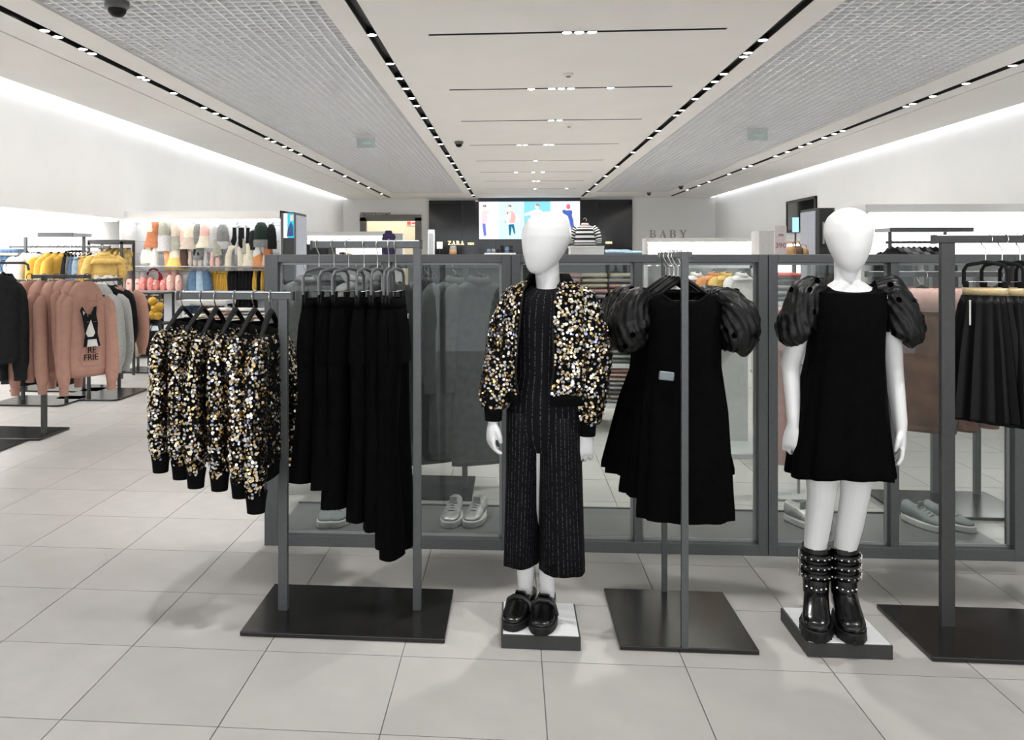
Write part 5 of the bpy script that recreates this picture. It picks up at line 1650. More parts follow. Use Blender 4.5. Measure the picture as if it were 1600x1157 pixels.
# ------------------------------------------------------------------ lit partitions further back
def lit_bay(label, u0, u1, Y, vtop, vlow, goods=True, depth=.45, strip=.022, cat='display wall', lip=.08):
    x0, x1 = atY(u0, Y).x, atY(u1, Y).x
    z1 = zY(vtop, (u0 + u1) / 2, Y)
    t = thing('lit_display', label, cat, (x0, Y, 0)); w = x1 - x0
    MB().bb(0, depth, .001, w, depth + .05, z1).build('back_panel', WOODW, t, smooth=False)
    MB().bb(0, 0, z1 - lip, w, depth, z1).build('fascia', WOODW, t, smooth=False)
    MB().bb(.03, .05, z1 - lip - strip, w - .03, depth - .05, z1 - lip - .001).build('light_strip', NICHE, t, smooth=False)
    for x in (0, w - .03):
        MB().bb(x, 0, .001, x + .03, depth, z1 - lip).build('side_panel', WOODW, t, smooth=False)
    for z in (z1 - .55, z1 - .95, z1 - 1.35):
        if z > .1:
            MB().bb(.03, .05, z - .02, w - .03, depth, z).build('shelf', SHELFG, t, smooth=False)
    return t, x0, x1, z1


_, gx0, gx1, gz = lit_bay('far lit white display wall left of the fitting room opening', 478, 606, 15.0, 362, 380)
GOODC = [C_CHAR, C_WHT, C_BLUSH, C_TAN, C_DENIM, C_GREYD, C_ROSE, C_CREAM, C_GREEN]


def goods_row(n, x0, x1, Y, z, h, group, lab):
    for i in range(n):
        x = x0 + (x1 - x0) * (i + .5) / n
        m = random.choice(GOODC)
        o = thing('shoe_box', lab % ORD[i], 'box', (x, Y, z + .0015), rr(-.12, .12), group)
        ww = (x1 - x0) / n * .33
        hh = h * rr(.55, 1.0)
        MB().bb(-ww, -.08, 0, ww, .08, hh * .72).build('body', m, o, bevel=.004)
        MB().bb(-ww * 1.04, -.085, hh * .72, ww * 1.04, .085, hh).build('lid', random.choice([m, C_WHT, C_GREYL]), o, bevel=.004)


goods_row(9, gx0 + .15, gx1 - .1, 15.22, gz - .55, .17, 'boxes on the far left lit wall', 'Small coloured box, %s from the left on the far left lit wall')
t, gx0, gx1, gz = lit_bay('far lit white display wall under the grey letters BABY', 1010, 1186, 16.3, 372, 385)
goods_row(14, gx0 + .1, gx1 - .1, 16.5, gz - .55, .22, 'boxes under the letters', 'Small coloured box, %s from the left under the letters BABY')
s = thing('letter_sign', 'grey serif letters reading BABY standing on the far lit wall', 'sign', (atY(1015, 16.33).x, 16.36, gz))
serif_word('BABY', .155, .038, M('letter_grey', (.28, .28, .27), .5), s, .03)
t, gx0, gx1, gz = lit_bay('near lit white display wall at the right behind the dressed mannequin', 1352, 1640, 7.9, 319, 372, lip=.075, strip=.03, depth=.4)
t, gx0, gx1, gz = lit_bay('low lit white display wall far right between the sign tower and the letters', 1188, 1300, 13.6, 374, 385)
# grey panel, purple coat, white pillar
for (u0, u1, Y, v1, lab) in ((1186, 1213, 9.2, 361, 'plain pale grey panel right of the small goods under the letters'), (613, 629, 14.2, 365, 'plain pale panel right of the far left lit wall')):
    x0, x1 = atY(u0, Y).x, atY(u1, Y).x
    t = thing('divider_screen', lab, 'panel', ((x0 + x1) / 2, Y, 0)); w = (x1 - x0) / 2
    MB().bb(-w, 0, .02, w, .3, zY(v1, u0, Y)).build('panel_body', M('panel_grey', (.60, .60, .59), .6), t, smooth=False, bevel=.003)
    MB().bb(-w - .01, -.01, .001, w + .01, .31, .03).build('foot_plate', SHELFG, t, smooth=False)
Y = 14.0
x = atY(607.5, Y).x
t = thing('garment_stand', 'thin stand at the right end of the far left lit wall holding a purple coat', 'stand', (x, Y, 0))
z = zY(363, 607, Y)
MB().tube([(0, 0, .01), (0, 0, z + .01)], .01, 8).build('pole', STEEL_D, t); MB().lathe([(.16, .001), (.16, .012), (.02, .02)], seg=16).build('foot', STEEL_D, t); MB().tube([(-.05, 0, z + .01), (.05, 0, z + .01)], .008, 6).build('arm', STEEL_D, t)
top_garment('purple_coat', 'dark purple coat on the thin stand beside the far left lit wall', 'coat', M('purple_wool', (.055, .045, .12), .9), (x, Y - .03, z + .09), radians(25), .9, None, W=.09, L=.7, T=.05, spread=.02, sw=.03, seg=16)
Y = 13.2
t = thing('security_gate', 'pale upright gate post left of the black wall', 'post', (atY(674, Y).x, Y, 0))
z = zY(359, 674, Y)
MB().bb(-.055, -.05, .03, .055, .05, z).build('post_body', M('gate_grey', (.62, .64, .65), .3), t, bevel=.012)
MB().bb(-.09, -.15, .001, .09, .15, .035).build('foot', SHELFG, t, bevel=.005)
MB().bb(-.035, -.054, .3, .035, -.049, z - .06).build('inset', M('gate_inset', (.35, .37, .38), .3), t)

# ------------------------------------------------------------------ back wall, screen, letters
WY = YB - .06
b0_, b1_ = atY(670, WY).x, atY(988, WY).x
t = thing('gloss_cladding', 'glossy black panelled wall at the far end around the screen', 'wall panel', ((b0_ + b1_) / 2, WY, 0))
GLOSSB = M('gloss_black', (.010, .011, .013), .09, var=.1, vscale=2)
n = 6
for i in range(n):
    w = (b1_ - b0_)
    a = -w / 2 + w * i / n
    MB().bb(a + .004, -.02, .001, a + w / n - .004, .055, ZC - .06).build('panel', GLOSSB, t, smooth=False)
s0, s1 = atY(748.5, WY - .06), atY(906, WY - .06)
za, zb_ = zY(374, 800, WY), zY(315.5, 800, WY)
t = thing('video_screen', 'wide lit video screen on the black wall showing four children in coats', 'screen', ((s0.x + s1.x) / 2, WY - .025, (za + zb_) / 2))
w, h = (s1.x - s0.x) / 2, (zb_ - za) / 2
MB().bb(-w - .02, -.06, -h - .02, w + .02, 0, h + .10).build('casing', M('screen_casing', (.01, .02, .05), .3), t, smooth=False)


def E(name, col, st=1.0):
    return M(name, (.01, .01, .01), .5, emit=st, ecol=col)


SCR = .5
bg = [(-w, -w + .62 * w, (1.0, .95, 1.0)), (-w + .62 * w, -w + 1.0 * w, (.62, .88, .95)), (-w + 1.0 * w, -w + 1.46 * w, (.22, .68, .78)), (-w + 1.46 * w, w, (1, 1, 1))]
u2x = lambda u: atY(u, WY - .08).x - (s0.x + s1.x) / 2
v2z = lambda v: zY(v, 800, WY - .08) - (za + zb_) / 2
bg = [(u2x(748.5), u2x(779), (1.0, .96, 1.0)), (u2x(779), u2x(819), (.66, .90, .97)), (u2x(819), u2x(860), (.25, .70, .82)), (u2x(860), u2x(906), (1, 1, 1))]
for i, (a, b, c) in enumerate(bg):
    MB().bb(a, -.064, -h, b, -.060, h).build('picture', E('screen_bg_%s' % 'abcd'[i], c, SCR), t, smooth=False)


def flat(polys, name, col, st=.8):
    m = MB()
    for P in polys:
        m.prism([(u2x(u), v2z(v)) for u, v in P], -.0665, -.0645)
    m.build('pictured_' + name, E('screen_' + name, col, st), t, smooth=False)


def disc(u, v, ru, rv, n=10):
    return [(u + ru * cos(2 * pi * k / n), v + rv * sin(2 * pi * k / n)) for k in range(n)]


for P in (disc(756.5, 325, 2.6, 3.6), disc(795.5, 326, 2.8, 3.8), disc(839, 323, 3.2, 4)):
    flat([P], 'face', (.80, .48, .42))
for P in ([(781.5, 342), (787, 338), (791, 335), (792, 337), (788, 340), (782.5, 343.5)], [(808, 335), (811, 342), (812, 348), (810, 348), (807, 341)]):
    flat([P], 'arm', (.80, .48, .42))
for P in ([(754, 321), (759, 320), (760, 323.5), (754, 323)], [(793, 323), (795, 320.5), (799, 321), (799, 324)], [(836, 321), (839, 318.5), (843, 320.5), (842, 323)]):
    flat([P], 'hair', (.12, .06, .06))
flat([[(753, 331), (757, 328), (761, 330), (764, 328), (765, 331), (761.5, 335), (761, 347), (759, 350), (753, 349), (752, 340)]], 'pink_coat', (.78, .42, .45))
flat([[(753.5, 349), (758.5, 349), (760, 368), (756, 369)]], 'blue_trousers', (.10, .12, .42))
flat([[(791, 331), (800, 330), (804, 333), (806, 340), (804, 349), (793, 350)]], 'red_shirt', (.85, .30, .28))
flat([[(796, 331), (790, 337), (791, 350), (793, 350.5), (797, 350), (799, 333)]], 'white_shirt', (.95, .95, .95))
flat([[(793, 331), (795, 332), (791, 349), (789.5, 348)]], 'dark_edge', (.05, .06, .12))
flat([[(794.5, 351), (803, 350.5), (805.5, 365), (803.5, 366), (799.5, 354), (798, 368), (795.5, 368)]], 'teal_trousers', (.0, .10, .17))
flat([[(820, 334), (828, 331), (838, 327.5), (842, 327.5), (850, 332), (853, 340), (849, 349), (833, 349), (829, 336), (820, 337.5)]], 'white_coat', (.92, .94, .97))
flat([disc(888, 323.5, 3.4, 4.2)], 'red_hood', (.55, .10, .14))
flat([[(878, 330), (881, 328), (885, 329.5), (892, 329), (894.5, 331), (893.5, 337), (896, 345), (897.5, 362), (893, 366), (891, 352), (887, 338), (880, 334)]], 'blue_coat', (.04, .08, .30))
t = thing('letter_sign', 'lit warm serif letters reading ZARA KIDS on the black wall', 'sign', (atY(700, WY - .05).x, WY - .022, zY(382.6, 715, WY)))
LET = M('letter_lit', (1, .9, .5), .5, emit=1.6, ecol=(1, .80, .36))
wz_ = serif_word('ZARA', .105, .012, LET, t, .02)
m = text_mb('KIDS', .088, .02); m.xform(Matrix.Translation((wz_ + .19, -.01, .0))); m.build('small_letters', LET, t, smooth=False)
t = thing('letter_sign', 'small lit letters on the right half of the black wall', 'sign', (atY(951.5, WY - .05).x, WY - .022, zY(381, 951, WY)))
m = text_mb('KIDS', .085, .02); m.xform(Matrix.Translation((0, -.012, 0))); m.build('small_letters', LET, t, smooth=False)
t = thing('letter_sign', 'small dark Cyrillic letters above the fitting room opening', 'sign', (atY(587, YB).x, YB - .004, zY(336.5, 587, YB)))
m = text_mb('ПРИМЕРОЧНЫЕ', .115, .01); m.xform(Matrix.Translation((0, -.012, 0))); m.build('letters', M('sign_brown', (.07, .06, .055), .5), t, smooth=False)
t = thing('exit_sign', 'small red sign inside the fitting room opening', 'sign', (atY(643, YB + 1.88).x, YB + 1.88, zY(349, 643, YB + 1.9)))
MB().bb(-.15, -.02, -.07, .15, .018, .07).build('sign_board', M('sign_white', (.8, .78, .74), .5), t, smooth=False)
MB().bb(-.14, -.024, -.055, -.02, -.02, .055).build('red_field', M('sign_red', (.6, .05, .04), .5, emit=.3), t, smooth=False)
MB().bb(.0, -.024, -.03, .13, -.02, .03).build('red_text_bar', MATS['sign_red'], t, smooth=False)

# dark cabinet, paper sign, bag before the black wall, white shelf
Y = 11.0
x0, x1 = atY(470, Y).x, atY(513, Y).x
t = thing('cash_desk', 'black cabinet above the glass partition right of the teal poster tower', 'cabinet', ((x0 + x1) / 2, Y, 0)); w = (x1 - x0) / 2
MB().bb(-w, 0, .02, w, .5, zY(383, 490, Y)).build('cabinet_body', M('cabinet_black', (.012, .012, .013), .4), t, smooth=False, bevel=.004)
MB().bb(-w - .01, -.01, zY(383, 490, Y), w + .01, .51, zY(383, 490, Y) + .012).build('cabinet_top', STEEL_D, t, smooth=False)
MB().bb(-w + .02, -.012, .1, -.01, .0, zY(383, 490, Y) - .04).build('door', M('cabinet_black2', (.016, .016, .017), .35), t, smooth=False); MB().bb(.01, -.012, .1, w - .02, .0, zY(383, 490, Y) - .04).build('door', MATS['cabinet_black2'], t, smooth=False)
t = thing('wire_holder', 'thin wire sign holder on the black cabinet', 'holder', (atY(488, Y + .1).x, Y + .1, zY(383, 490, Y) + .012))
MB().tube([(-.09, 0, 0), (-.09, 0, .075), (.09, 0, .065), (.09, 0, 0)], .004, 6).build('wire', STEEL_D, t)
MB().bb(-.03, -.006, .02, .06, .006, .05).build('card', M('card_green', (.12, .16, .10), .6), t)
Y = 12.6
x0, x1 = atY(683, Y).x, atY(800, Y).x
t = thing('display_counter', 'long dark counter with white shelf edge before the black wall', 'counter', ((x0 + x1) / 2, Y, 0)); w = (x1 - x0) / 2
zt = zY(399, 740, Y)
MB().bb(-w, 0, .05, w, .5, zt).build('counter_body', M('counter_dark', (.03, .03, .035), .4), t, smooth=False)
MB().bb(atY(757, Y).x - (x0 + x1) / 2, -.03, zt, atY(806, Y).x - (x0 + x1) / 2, .4, zt + .035).build('white_shelf', WOODW, t, smooth=False)
MB().bb(-w + .05, .05, .001, w - .05, .45, .05).build('toe_kick', STEEL_D, t, smooth=False)
t = thing('paper_sign', 'small white square paper sign standing on the dark counter', 'sign', (atY(687, Y + .1).x + .0, Y + .1, zt))
MB().bb(-.004, -.004, 0, .004, .004, .12).build('stem', STEEL_D, t); MB().bb(-.045, -.004, .10, .045, .004, .21).build('sheet', M('paper', (.75, .74, .72), .7), t); MB().bb(-.03, -.03, 0, .03, .03, .006).build('foot', STEEL_D, t)
t = thing('handbag', 'tan and dark brown bag with a grey top on the dark counter', 'bag', (atY(708, Y + .15).x, Y + .15, zt))
MB().loft([ring(0, 0, z, a, b, 2.5, 16) for z, a, b in ((0, .05, .04), (.02, .06, .05), (.09, .055, .045), (.11, .04, .03))], cap0=True, cap1=True).build('bag', M('bag_tan', (.45, .24, .11), .6), t)
MB().loft([ring(0, 0, z, a, b, 2.5, 16) for z, a, b in ((.09, .056, .046), (.13, .05, .04), (.15, .03, .03))], cap1=True).build('flap', M('bag_grey', (.2, .2, .2), .7), t)
MB().tube([(-.05, 0, .09), (-.03, 0, .17), (.03, 0, .17), (.05, 0, .09)], .006, 6).build('handle', C_TAN, t)
for i in range(6):
    u = 764 + i * 7
    o = thing('folded_shirt', '%s dark folded top from the left on the white shelf before the screen' % ORD[i].capitalize(), 'folded clothes', (atY(u, Y + .2).x, Y + .2, zt + .036), 0, 'dark tops on the counter shelf')
    m = random.choice([C_CHAR, C_GREYD, C_BLK, C_DENIM])
    hh = rr(.06, .13)
    MB().bb(-.028, -.1, 0, .028, .1, hh).build('body', m, o, bevel=.012); MB().tube([(-.028, -.1, hh * .5), (.028, -.1, hh * .5)], .012, 6).build('fold', m, o)

# ------------------------------------------------------------------ gondola behind the middle partition
GY = 6.2
x0, x1 = atY(862, GY).x, atY(1000, GY).x
t = thing('gondola_shelf', 'pale shelving unit behind the middle glass partition with pink and grey folded clothes', 'shelf unit', ((x0 + x1) / 2, GY, 0)); w = (x1 - x0) / 2
zt = 1.318
for z in (zt, .945, .50, .20):
    MB().bb(-w, 0, z - .03, w, .45, z).build('shelf', WOODW, t, smooth=False)
for x in (-w, w - .02):
    MB().bb(x, .02, .001, x + .02, .43, zt - .03).build('side_panel', SHELFG, t, smooth=False)
MB().bb(-w, .43, .1, w, .45, zt - .03).build('back_panel', SHELFG, t, smooth=False)
gcx = (x0 + x1) / 2
cols = [C_GREYL, C_BLUSH, C_BLUSH, C_CREAM, C_BLUSH]
for j in range(3):
    for i in range(6):
        folded('folded_shirt', 'Pink shirt, %s from the bottom, %s pile on the upper gondola shelf' % (ORD[i], ORD[j]), random.choice(cols), (gcx - w * .62 + j * w * .62, GY + .17, .945 + .04 * i), .19, .28, .04, rr(-.06, .06), 'pink folded tops on the gondola')
    for i in range(8):
        folded('folded_jumper', 'Grey jumper, %s from the bottom, %s pile on the lower gondola shelf' % (ORD[i], ORD[j]), [C_GREY, C_BEIGE, C_GREYD, C_GREYL][i % 4] if i < 6 else C_BLUSH, (gcx - w * .62 + j * w * .62, GY + .17, .20 + .033 * i), .19, .28, .033, rr(-.06, .06), 'grey folded jumpers on the gondola')
    for i in range(6):
        folded('folded_jumper', 'Dark jumper, %s from the bottom, %s pile on the middle gondola shelf' % (ORD[i], ORD[j]), [C_GREYD, C_GREY, C_SAGE][i % 3], (gcx - w * .62 + j * w * .62, GY + .17, .50 + .035 * i), .19, .28, .035, rr(-.06, .06), 'dark folded jumpers on the gondola')
# on the gondola: white box, striped baby top, jeans
bx = atY(916, GY + .15)
t = thing('display_box', 'white box on the gondola under the striped top', 'box', (bx.x, GY + .18, zt))
MB().bb(-.125, -.12, 0, .125, .12, .058).build('box_body', WOODW, t, smooth=False, bevel=.003); MB().bb(-.128, -.123, .05, .128, .123, .066).build('lid', WOODW, t, smooth=False, bevel=.002)
STR = stripe_mat('stripe_black_white', (.02, .02, .022), (.78, .78, .76), 8, .5, .9, 1)
t = thing('garment_stand', 'small dark stand holding the striped baby top', 'stand', (bx.x - .005, GY + .2, zt + .0665))
MB().tube([(0, 0, .004), (0, 0, .155), (0, 0, .205)], .006, 8).build('pole', BLACKPLASTIC, t); MB().bb(-.05, -.04, 0, .05, .04, .006).build('foot', BLACKPLASTIC, t)
MB().tube([(.012 * cos(a), 0, .205 + .012 * sin(a)) for a in [radians(d) for d in range(-60, 200, 26)]], .003, 6).build('hook', CHROME, t)
t = thing('striped_shirt', 'black and white striped baby top standing on the white box', 'top', (bx.x - .005, GY + .2, zt + .067), radians(-8))
MB().loft([ring(0, 0, z, a, b, 2.3, 28, .02, 5) for z, a, b in ((.165, .028, .024), (.158, .045, .032), (.14, .075, .04), (.09, .078, .045), (.03, .085, .05), (.004, .09, .05))]).build('body', STR, t, solid=.002)
for s in (-1, 1):
    MB().tube([(s * .06, 0, .145), (s * .09, -.005, .11), (s * .105, -.01, .05), (s * .105, -.012, .015)], [.024, .027, .024, .02], 12, caps=True).build('sleeve', STR, t)
MB().loft([ring(0, 0, .178, .026, .022, 2.2, 20), ring(0, 0, .162, .032, .026, 2.2, 20)]).build('collar', C_BLUSH, t, solid=.003)
for i, (u, mt, k, rz) in enumerate(((962, C_DENIML, 'Pale', .1), (982, C_DENIML, 'Faded', -.15))):
    o = folded('folded_jeans', '%s blue folded jeans on the gondola right of the striped top' % k, mt, (atY(u, GY + .16).x, GY + .17, zt), .20, .24, .045 if i == 0 else .035, rz, 'jeans on the gondola')
o = folded('folded_jeans', 'Black folded garment on the gondola between striped top and jeans', C_BLK, (atY(948, GY + .3).x, GY + .34, zt), .12, .14, .055, 0)

# white tee display behind the right half of the middle partition
KY = 5.6
x0, x1 = atY(1075, KY).x, atY(1182, KY).x
t = thing('tee_display', 'white display stand with tee shirts behind the right half of the middle partition', 'stand', ((x0 + x1) / 2, KY, 0)); w = (x1 - x0) / 2
MB().bb(-w, .2, .03, w, .24, 1.29).build('back_board', M('display_grey', (.50, .51, .50), .7), t, smooth=False)
MB().bb(-w, .19, 1.16, w, .20, 1.27).build('header_board', M('header_grey', (.30, .33, .33), .6), t, smooth=False)
MB().bb(-w - .02, -.2, .001, w + .02, .4, .03).build('foot', SHELFG, t, smooth=False)
MB().bb(-w, .09, 1.225, w, .11, 1.245).build('rail', CHROME, t, smooth=False)
for x in (-w + .01, w - .01):
    MB().bb(x - .01, .09, 1.225, x + .01, .2, 1.245).build('bracket', CHROME, t, smooth=False)
for i, (dx, mt, k) in enumerate(((-.15, C_WHT, 'white'), (-.03, C_ORANGE, 'orange'), (.05, C_YEL2, 'yellow'), (.15, C_WHT, 'plain white'))):
    c = ((x0 + x1) / 2 + dx, KY + .1, 1.2465)
    coat_hanger('coat_hanger', 'pale hanger of the %s tee behind the middle glass partition' % k, loc=c, rz=radians(35), scale=.7, barmat=C_GREYL, group='hangers with tees')
    top_garment('tee_shirt', '%s tee shirt hanging behind the right half of the middle partition' % k.capitalize(), 'tee shirt', mt, c, radians(35), .7, 'tees behind the partition', L=.5, SL=.16, T=.035)

# rack with dark dresses behind the left partition
RY = 4.45
x0, x1 = atY(470, RY).x, atY(782, RY).x
rack('garment_rack', 'grey rack with long dark garments behind the left glass partition', x0 + .25, x1 - .15, RY - .1, RY + .35, [(x0 + .3, RY + .12, .03, .024, 1.24), (x1 - .2, RY + .12, .03, .024, 1.24)], [(x0 + .02, RY + .12, x1, RY + .12, 1.25, .026, .026)])
for i, (u, rz, mt, L_, k) in enumerate(((480, 20, C_GREYD, .98, 'dark grey'), (520, 60, C_CHAR, 1.05, 'charcoal'), (560, 64, C_GREYD, 1.0, 'dark grey'), (600, 60, C_CHAR, 1.06, 'charcoal'), (668, 24, C_CHAR, 1.12, 'charcoal'), (712, 34, C_SLATE, 1.08, 'slate grey'), (748, 22, C_SLATE, 1.12, 'slate grey'))):
    c = Vector((atY(u, RY + .12).x, RY + .12, 1.2665))
    coat_hanger('coat_hanger', 'dark hanger of the %s long garment behind the left glass' % ORD[i], loc=c, rz=radians(rz), group='hangers behind the left glass')
    top_garment('long_coat', '%s long garment, %s from the left, behind the left glass partition' % (k.capitalize(), ORD[i]), 'coat', mt, c, radians(rz), 1.0, 'long garments behind the left partition', L=L_, SL=.5, T=.04, W=.15, flare=1.12, spread=.03)
ZY_ = 5.35
x0, x1 = atY(636, ZY_).x, atY(795, ZY_).x
t = thing('display_cabinet', 'dark grey cabinet with shelves behind the left glass partition and long garments', 'cabinet', ((x0 + x1) / 2, ZY_, 0)); w = (x1 - x0) / 2
CAB = M('cabinet_grey_green', (.085, .094, .092), .85, var=.1, vscale=5, spec=.1)
MB().bb(-w, .05, .12, w, .45, 1.27).build('cabinet_body', CAB, t, smooth=False, bevel=.003)
MB().bb(-w - .01, 0, 1.27, w + .01, .46, 1.295).build('cabinet_top', SHELFG, t, smooth=False)
MB().bb(-w, .03, .97, w, .05, .985).build('shelf_edge', SHELFG, t, smooth=False)
for sx in (-1, 1):
    MB().bb(sx * w * .98, .035, .14, sx * .01, .05, .95).build('door', CAB, t, smooth=False, bevel=.002)
for x in (-w + .04, w - .04):
    MB().bb(x - .015, .1, .001, x + .015, .4, .12).build('leg', STEEL_D, t, smooth=False)
# brown plush coat behind the right partition
BY = 4.35
x0, x1 = atY(1395, BY).x, atY(1600, BY).x
rack('garment_rack', 'grey rack with brown plush coats behind the right glass partition', x0 + .0, x1, BY - .12, BY + .35, [(atY(1512, BY).x, BY + .31, .05, .03, 1.225), (x1 - .06, BY + .31, .03, .03, 1.225)], [(x0 - .08, BY + .12, x1, BY + .12, 1.21, .026, .026), (atY(1512, BY).x, BY + .10, atY(1512, BY).x + .001, BY + .32, 1.21, .024, .024), (x1 - .06, BY + .10, x1 - .059, BY + .32, 1.21, .024, .024)])
for i, (u, rz, sc, dz) in enumerate(((1440, -34, 1.22, 0), (1476, -44, 1.2, 0), (1560, -46, 1.15, 0))):
    c = Vector((atY(u, BY + .12).x, BY + .12, 1.2265))
    coat_hanger('coat_hanger', 'dark hanger of the %s brown plush coat behind the right glass' % ORD[i], loc=c, rz=radians(rz), scale=sc, group='hangers with brown coats')
    k = top_garment('plush_coat', '%s brown plush coat from the left behind the right glass partition' % ORD[i].capitalize(), 'coat', C_BROWN, c, radians(rz), sc, 'brown plush coats', L=.68, SL=.44, T=.07, W=.135, fold=.11, hood=False, sw=.06, spread=.045, seg=36)
    MB().loft([ring(0, 0, -.072, .06, .05, 2.2, 24, .08, 6), ring(0, 0, -.095, .10, .075, 2.2, 24, .1, 6), ring(0, 0, -.135, .15, .085, 2.2, 24, .1, 6), ring(0, 0, -.17, .16, .08, 2.2, 24, .08, 6)]).build('pink_scarf', C_BLUSH, k, solid=.004)
# pink leggings
c = atY(1238, 4.55)
t = thing('garment_rack', 'thin stand with pale pink leggings behind the right partition', 'stand', (c.x, 4.6, 0))
MB().tube([(.05, 0, .01), (.05, 0, 1.0), (.03, 0, 1.02), (-.06, 0, 1.02)], .008, 8).build('pole', SHELFG, t); MB().bb(-.1, -.12, .001, .12, .12, .012).build('foot', SHELFG, t)
trousers('leggings', 'pale pink leggings hanging left of the mannequin in the dress behind glass', C_BLUSH, (c.x - .01, 4.6, 1.028), 0, .86, None, z0=-.0, W=.055, flare=.2)
# red pile behind the left part of the right partition
KY2 = 6.4
x0, x1 = atY(1206, KY2).x, atY(1262, KY2).x
t = thing('display_table', 'tall pale table behind the right partition with red folded jumpers', 'table', ((x0 + x1) / 2, KY2, 0)); w = (x1 - x0) / 2
MB().bb(-w, 0, .93, w, .45, .96).build('table_top', WOODW, t, smooth=False)
for sx in (-1, 1):
    for y in (.02, .43):
        MB().bb(sx * (w - .015) - .012, y - .012, .001, sx * (w - .015) + .012, y + .012, .93).build('leg', SHELFG, t, smooth=False)
for i in range(5):
    folded('folded_jumper', 'Folded jumper, %s from the bottom on the tall pale table' % ORD[i], [C_GREYD, C_GREY, C_GREYL, C_GREYD, M('coral_knit', (.70, .16, .13), .9)][i], ((x0 + x1) / 2, KY2 + .2, .96 + .045 * i), .22, .28, .045, rr(-.08, .08), 'folded jumpers on the tall pale table')

# sneakers on the platform
SILV = M('silver_leather', (.45, .45, .44), .3, .6, var=.25, vscale=40); SNW = M('sneaker_sole', (.62, .62, .60), .6); SNG = M('grey_suede', (.22, .24, .24), .8, var=.2)
for i, (u, lab, mt) in enumerate(((520, 'Grey sneaker on the dark platform behind the left end of the trousers', SNG), (541, 'Grey sneaker on the dark platform beside the other, behind the trousers', SNG), (709, 'Silver sneaker, left of a pair on the platform behind the left glass', SILV), (746, 'Silver sneaker, right of a pair on the platform behind the left glass', SILV),
                               (1252, 'Pale sneaker on the platform left of the dressed mannequin legs', SILV), (1436, 'Grey sneaker, left of a pair under the brown coats', SNG), (1472, 'Grey sneaker, right of a pair under the brown coats', SNG))):
    q = at(u, 3.98 if u < 900 else 3.90)
    sneaker('sneaker', lab, (q.x, q.y, .0285), radians((-10 if u < 900 else 28) + (-4 if i % 2 else 4)), mt, SNW, 'sneakers on the dark platform', 1.0)

# ------------------------------------------------------------------ right side above the partition
QY = 7.45
x0, x1 = atY(1385, QY).x, atY(1482, QY).x
rz_ = zY(379, 1420, QY)
rack('garment_rack', 'grey rack with shelf above the right partition holding grey and black jackets', x0, x1, QY - .15, QY + .25, [(x0 + .03, QY, .026, .024, rz_ + .09), (x1 - .03, QY, .026, .024, rz_ + .09)], [(x0, QY, x1, QY, rz_, .02, .02)])
t = thing('rack_shelf', 'grey shelf board on top of the rack of grey and black jackets', 'shelf', ((x0 + x1) / 2, QY, rz_ + .092))
MB().bb(-.32, -.2, 0, .36, .2, .03).build('board', SHELFG, t, bevel=.003); MB().bb(-.32, -.21, -.006, .36, -.2, .032).build('front_lip', STEEL, t)
for i in range(9):
    u = 1394 + i * 8.5
    c = Vector((atY(u, QY).x, QY, rz_ + .0125))
    mt = (C_CHAR, C_GREYD, C_GREYL, C_GREYD, C_GREY, C_CHAR, C_GREYD, C_BLK, C_BLK)[i]
    coat_hanger('coat_hanger', 'dark hanger of the %s jacket from the left on the right back rack' % ORD[i], loc=c, rz=radians(-66), scale=.8, group='hangers on the right back rack', hookmat=STEEL_D)
    top_garment('jacket', '%s grey or black jacket from the left on the right back rack' % ORD[i].capitalize(), 'jacket', mt, c, radians(-66), .85, 'jackets on the right back rack', T=.032, W=.15)
VY = 6.9
x0, x1 = atY(1208, VY).x, atY(1268, VY).x
t = thing('display_table', 'tall pale fixture behind the right partition with brown bags on top', 'table', ((x0 + x1) / 2, VY, 0)); w = (x1 - x0) / 2
MB().bb(-w, 0, 1.27, w, .4, 1.30).build('table_top', WOODW, t, smooth=False)
for sx in (-1, 1):
    for y in (.02, .38):
        MB().bb(sx * (w - .015) - .012, y - .012, .001, sx * (w - .015) + .012, y + .012, 1.27).build('leg', SHELFG, t, smooth=False)
c = atY(1219.5, VY + .05)
t = thing('price_sign', 'white upright price sign reading 390 above the partition', 'sign', (c.x, VY + .05, 1.301), radians(4))
MB().bb(-.048, -.004, .004, .048, .004, zY(353, 1219, VY) - 1.30).build('sheet', M('sign_sheet', (.78, .76, .76), .6), t, smooth=False); MB().bb(-.055, -.03, 0, .055, .03, .008).build('foot', SHELFG, t)
m = text_mb('390', .062, .002); m.xform(Matrix.Translation((0, -.006, .075))); m.build('digits', M('digit_red', (.35, .12, .12), .6), t, smooth=False)
m = text_mb('390', .03, .002); m.xform(Matrix.Translation((0, -.006, .17))); m.build('small_digits', MATS['digit_red'], t, smooth=False)
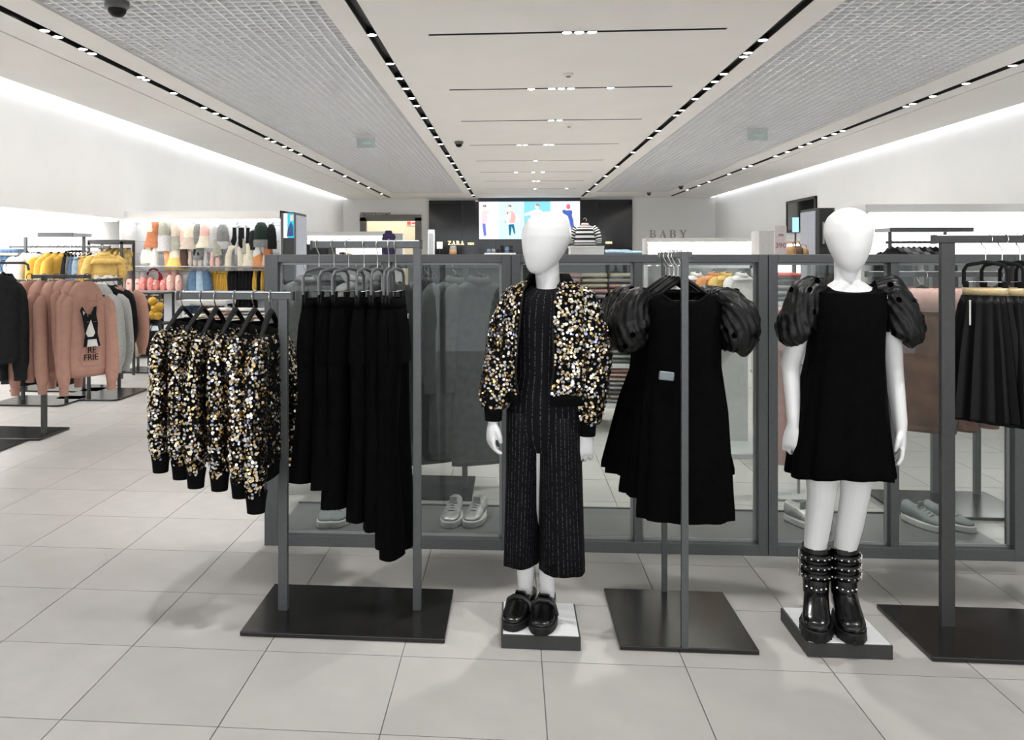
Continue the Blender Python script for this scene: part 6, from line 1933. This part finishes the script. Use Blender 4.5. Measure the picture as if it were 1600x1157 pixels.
for i, (u, mt, s) in enumerate(((1234, C_TAN, 1.0), (1246, M('dark_brown_fur', (.10, .06, .03), .9, var=.3, bump=.6), 1.05), (1258, C_TAN, .85))):
    c = atY(u, VY + .15)
    o = thing('handbag', 'brown bag, %s from the left beside the price sign' % ORD[i], 'bag', (c.x, VY + .15 + .02 * i, 1.301), rr(-.3, .3), 'brown bags beside the price sign', s)
    MB().loft([ring(0, 0, z, a, b, 2.5, 18, .05, 5) for z, a, b in ((0, .04, .03), (.015, .05, .045), (.07, .045, .04), (.09, .03, .02))], cap0=True, cap1=True).build('bag', mt, o)
    MB().tube([(-.03, 0, .08), (-.02, 0, .125), (.02, 0, .125), (.03, 0, .08)], .005, 6).build('handle', C_TAN, o)
# mirror on the right wall, blue screen
ya, yb_ = (XR * CC + 0) * 0, 0


def wall_y(u):
    k = (u - PX) / F
    return XR * (CC + k * SS) / (k * CC - SS)


y0, y1 = wall_y(1277), wall_y(1231)
z1 = zY(306, 1277, y0); z0 = zY(350, 1277, y0) - .12
t = thing('wall_mirror', 'dark framed mirror on the right wall beside the black sign tower', 'mirror', (XR - .001, (y0 + y1) / 2, (z0 + z1) / 2))
L2_ = (y1 - y0) / 2; h = (z1 - z0) / 2
MB().bb(-.025, -L2_, -h, 0, L2_, h).build('backing', STEEL_D, t, smooth=False)
MB().bb(-.029, -L2_ + .06, -h + .05, -.025, L2_ - .06, h - .05).build('mirror_glass', M('mirror_glass', (.35, .36, .35), .04, 1.0), t, smooth=False)
for a, b, c_, d_ in ((-L2_, -h, -L2_ + .06, h), (L2_ - .06, -h, L2_, h), (-L2_, h - .05, L2_, h), (-L2_, -h, L2_, -h + .05)):
    MB().bb(-.04, a, b, 0, c_, d_).build('frame_bar', STEEL_D, t, smooth=False)
Y = 12.5
c = atY(1243, Y)
t = thing('info_screen', 'small upright blue lit screen left of the pale tower side', 'screen', (c.x, Y, 0), radians(-15))
MB().bb(-.05, 0, zY(364, 1243, Y), .05, .03, zY(339, 1243, Y)).build('casing', STEEL_D, t, smooth=False)
MB().bb(-.044, -.003, zY(363, 1243, Y), .044, 0, zY(340, 1243, Y)).build('display', M('blue_display', (.1, .2, .5), .5, emit=.8, ecol=(.25, .5, .95)), t, smooth=False)
MB().bb(-.012, .008, .012, .012, .022, zY(364, 1243, Y)).build('stand_pole', STEEL_D, t, smooth=False); MB().bb(-.12, -.12, .001, .12, .14, .012).build('foot', STEEL_D, t, smooth=False)
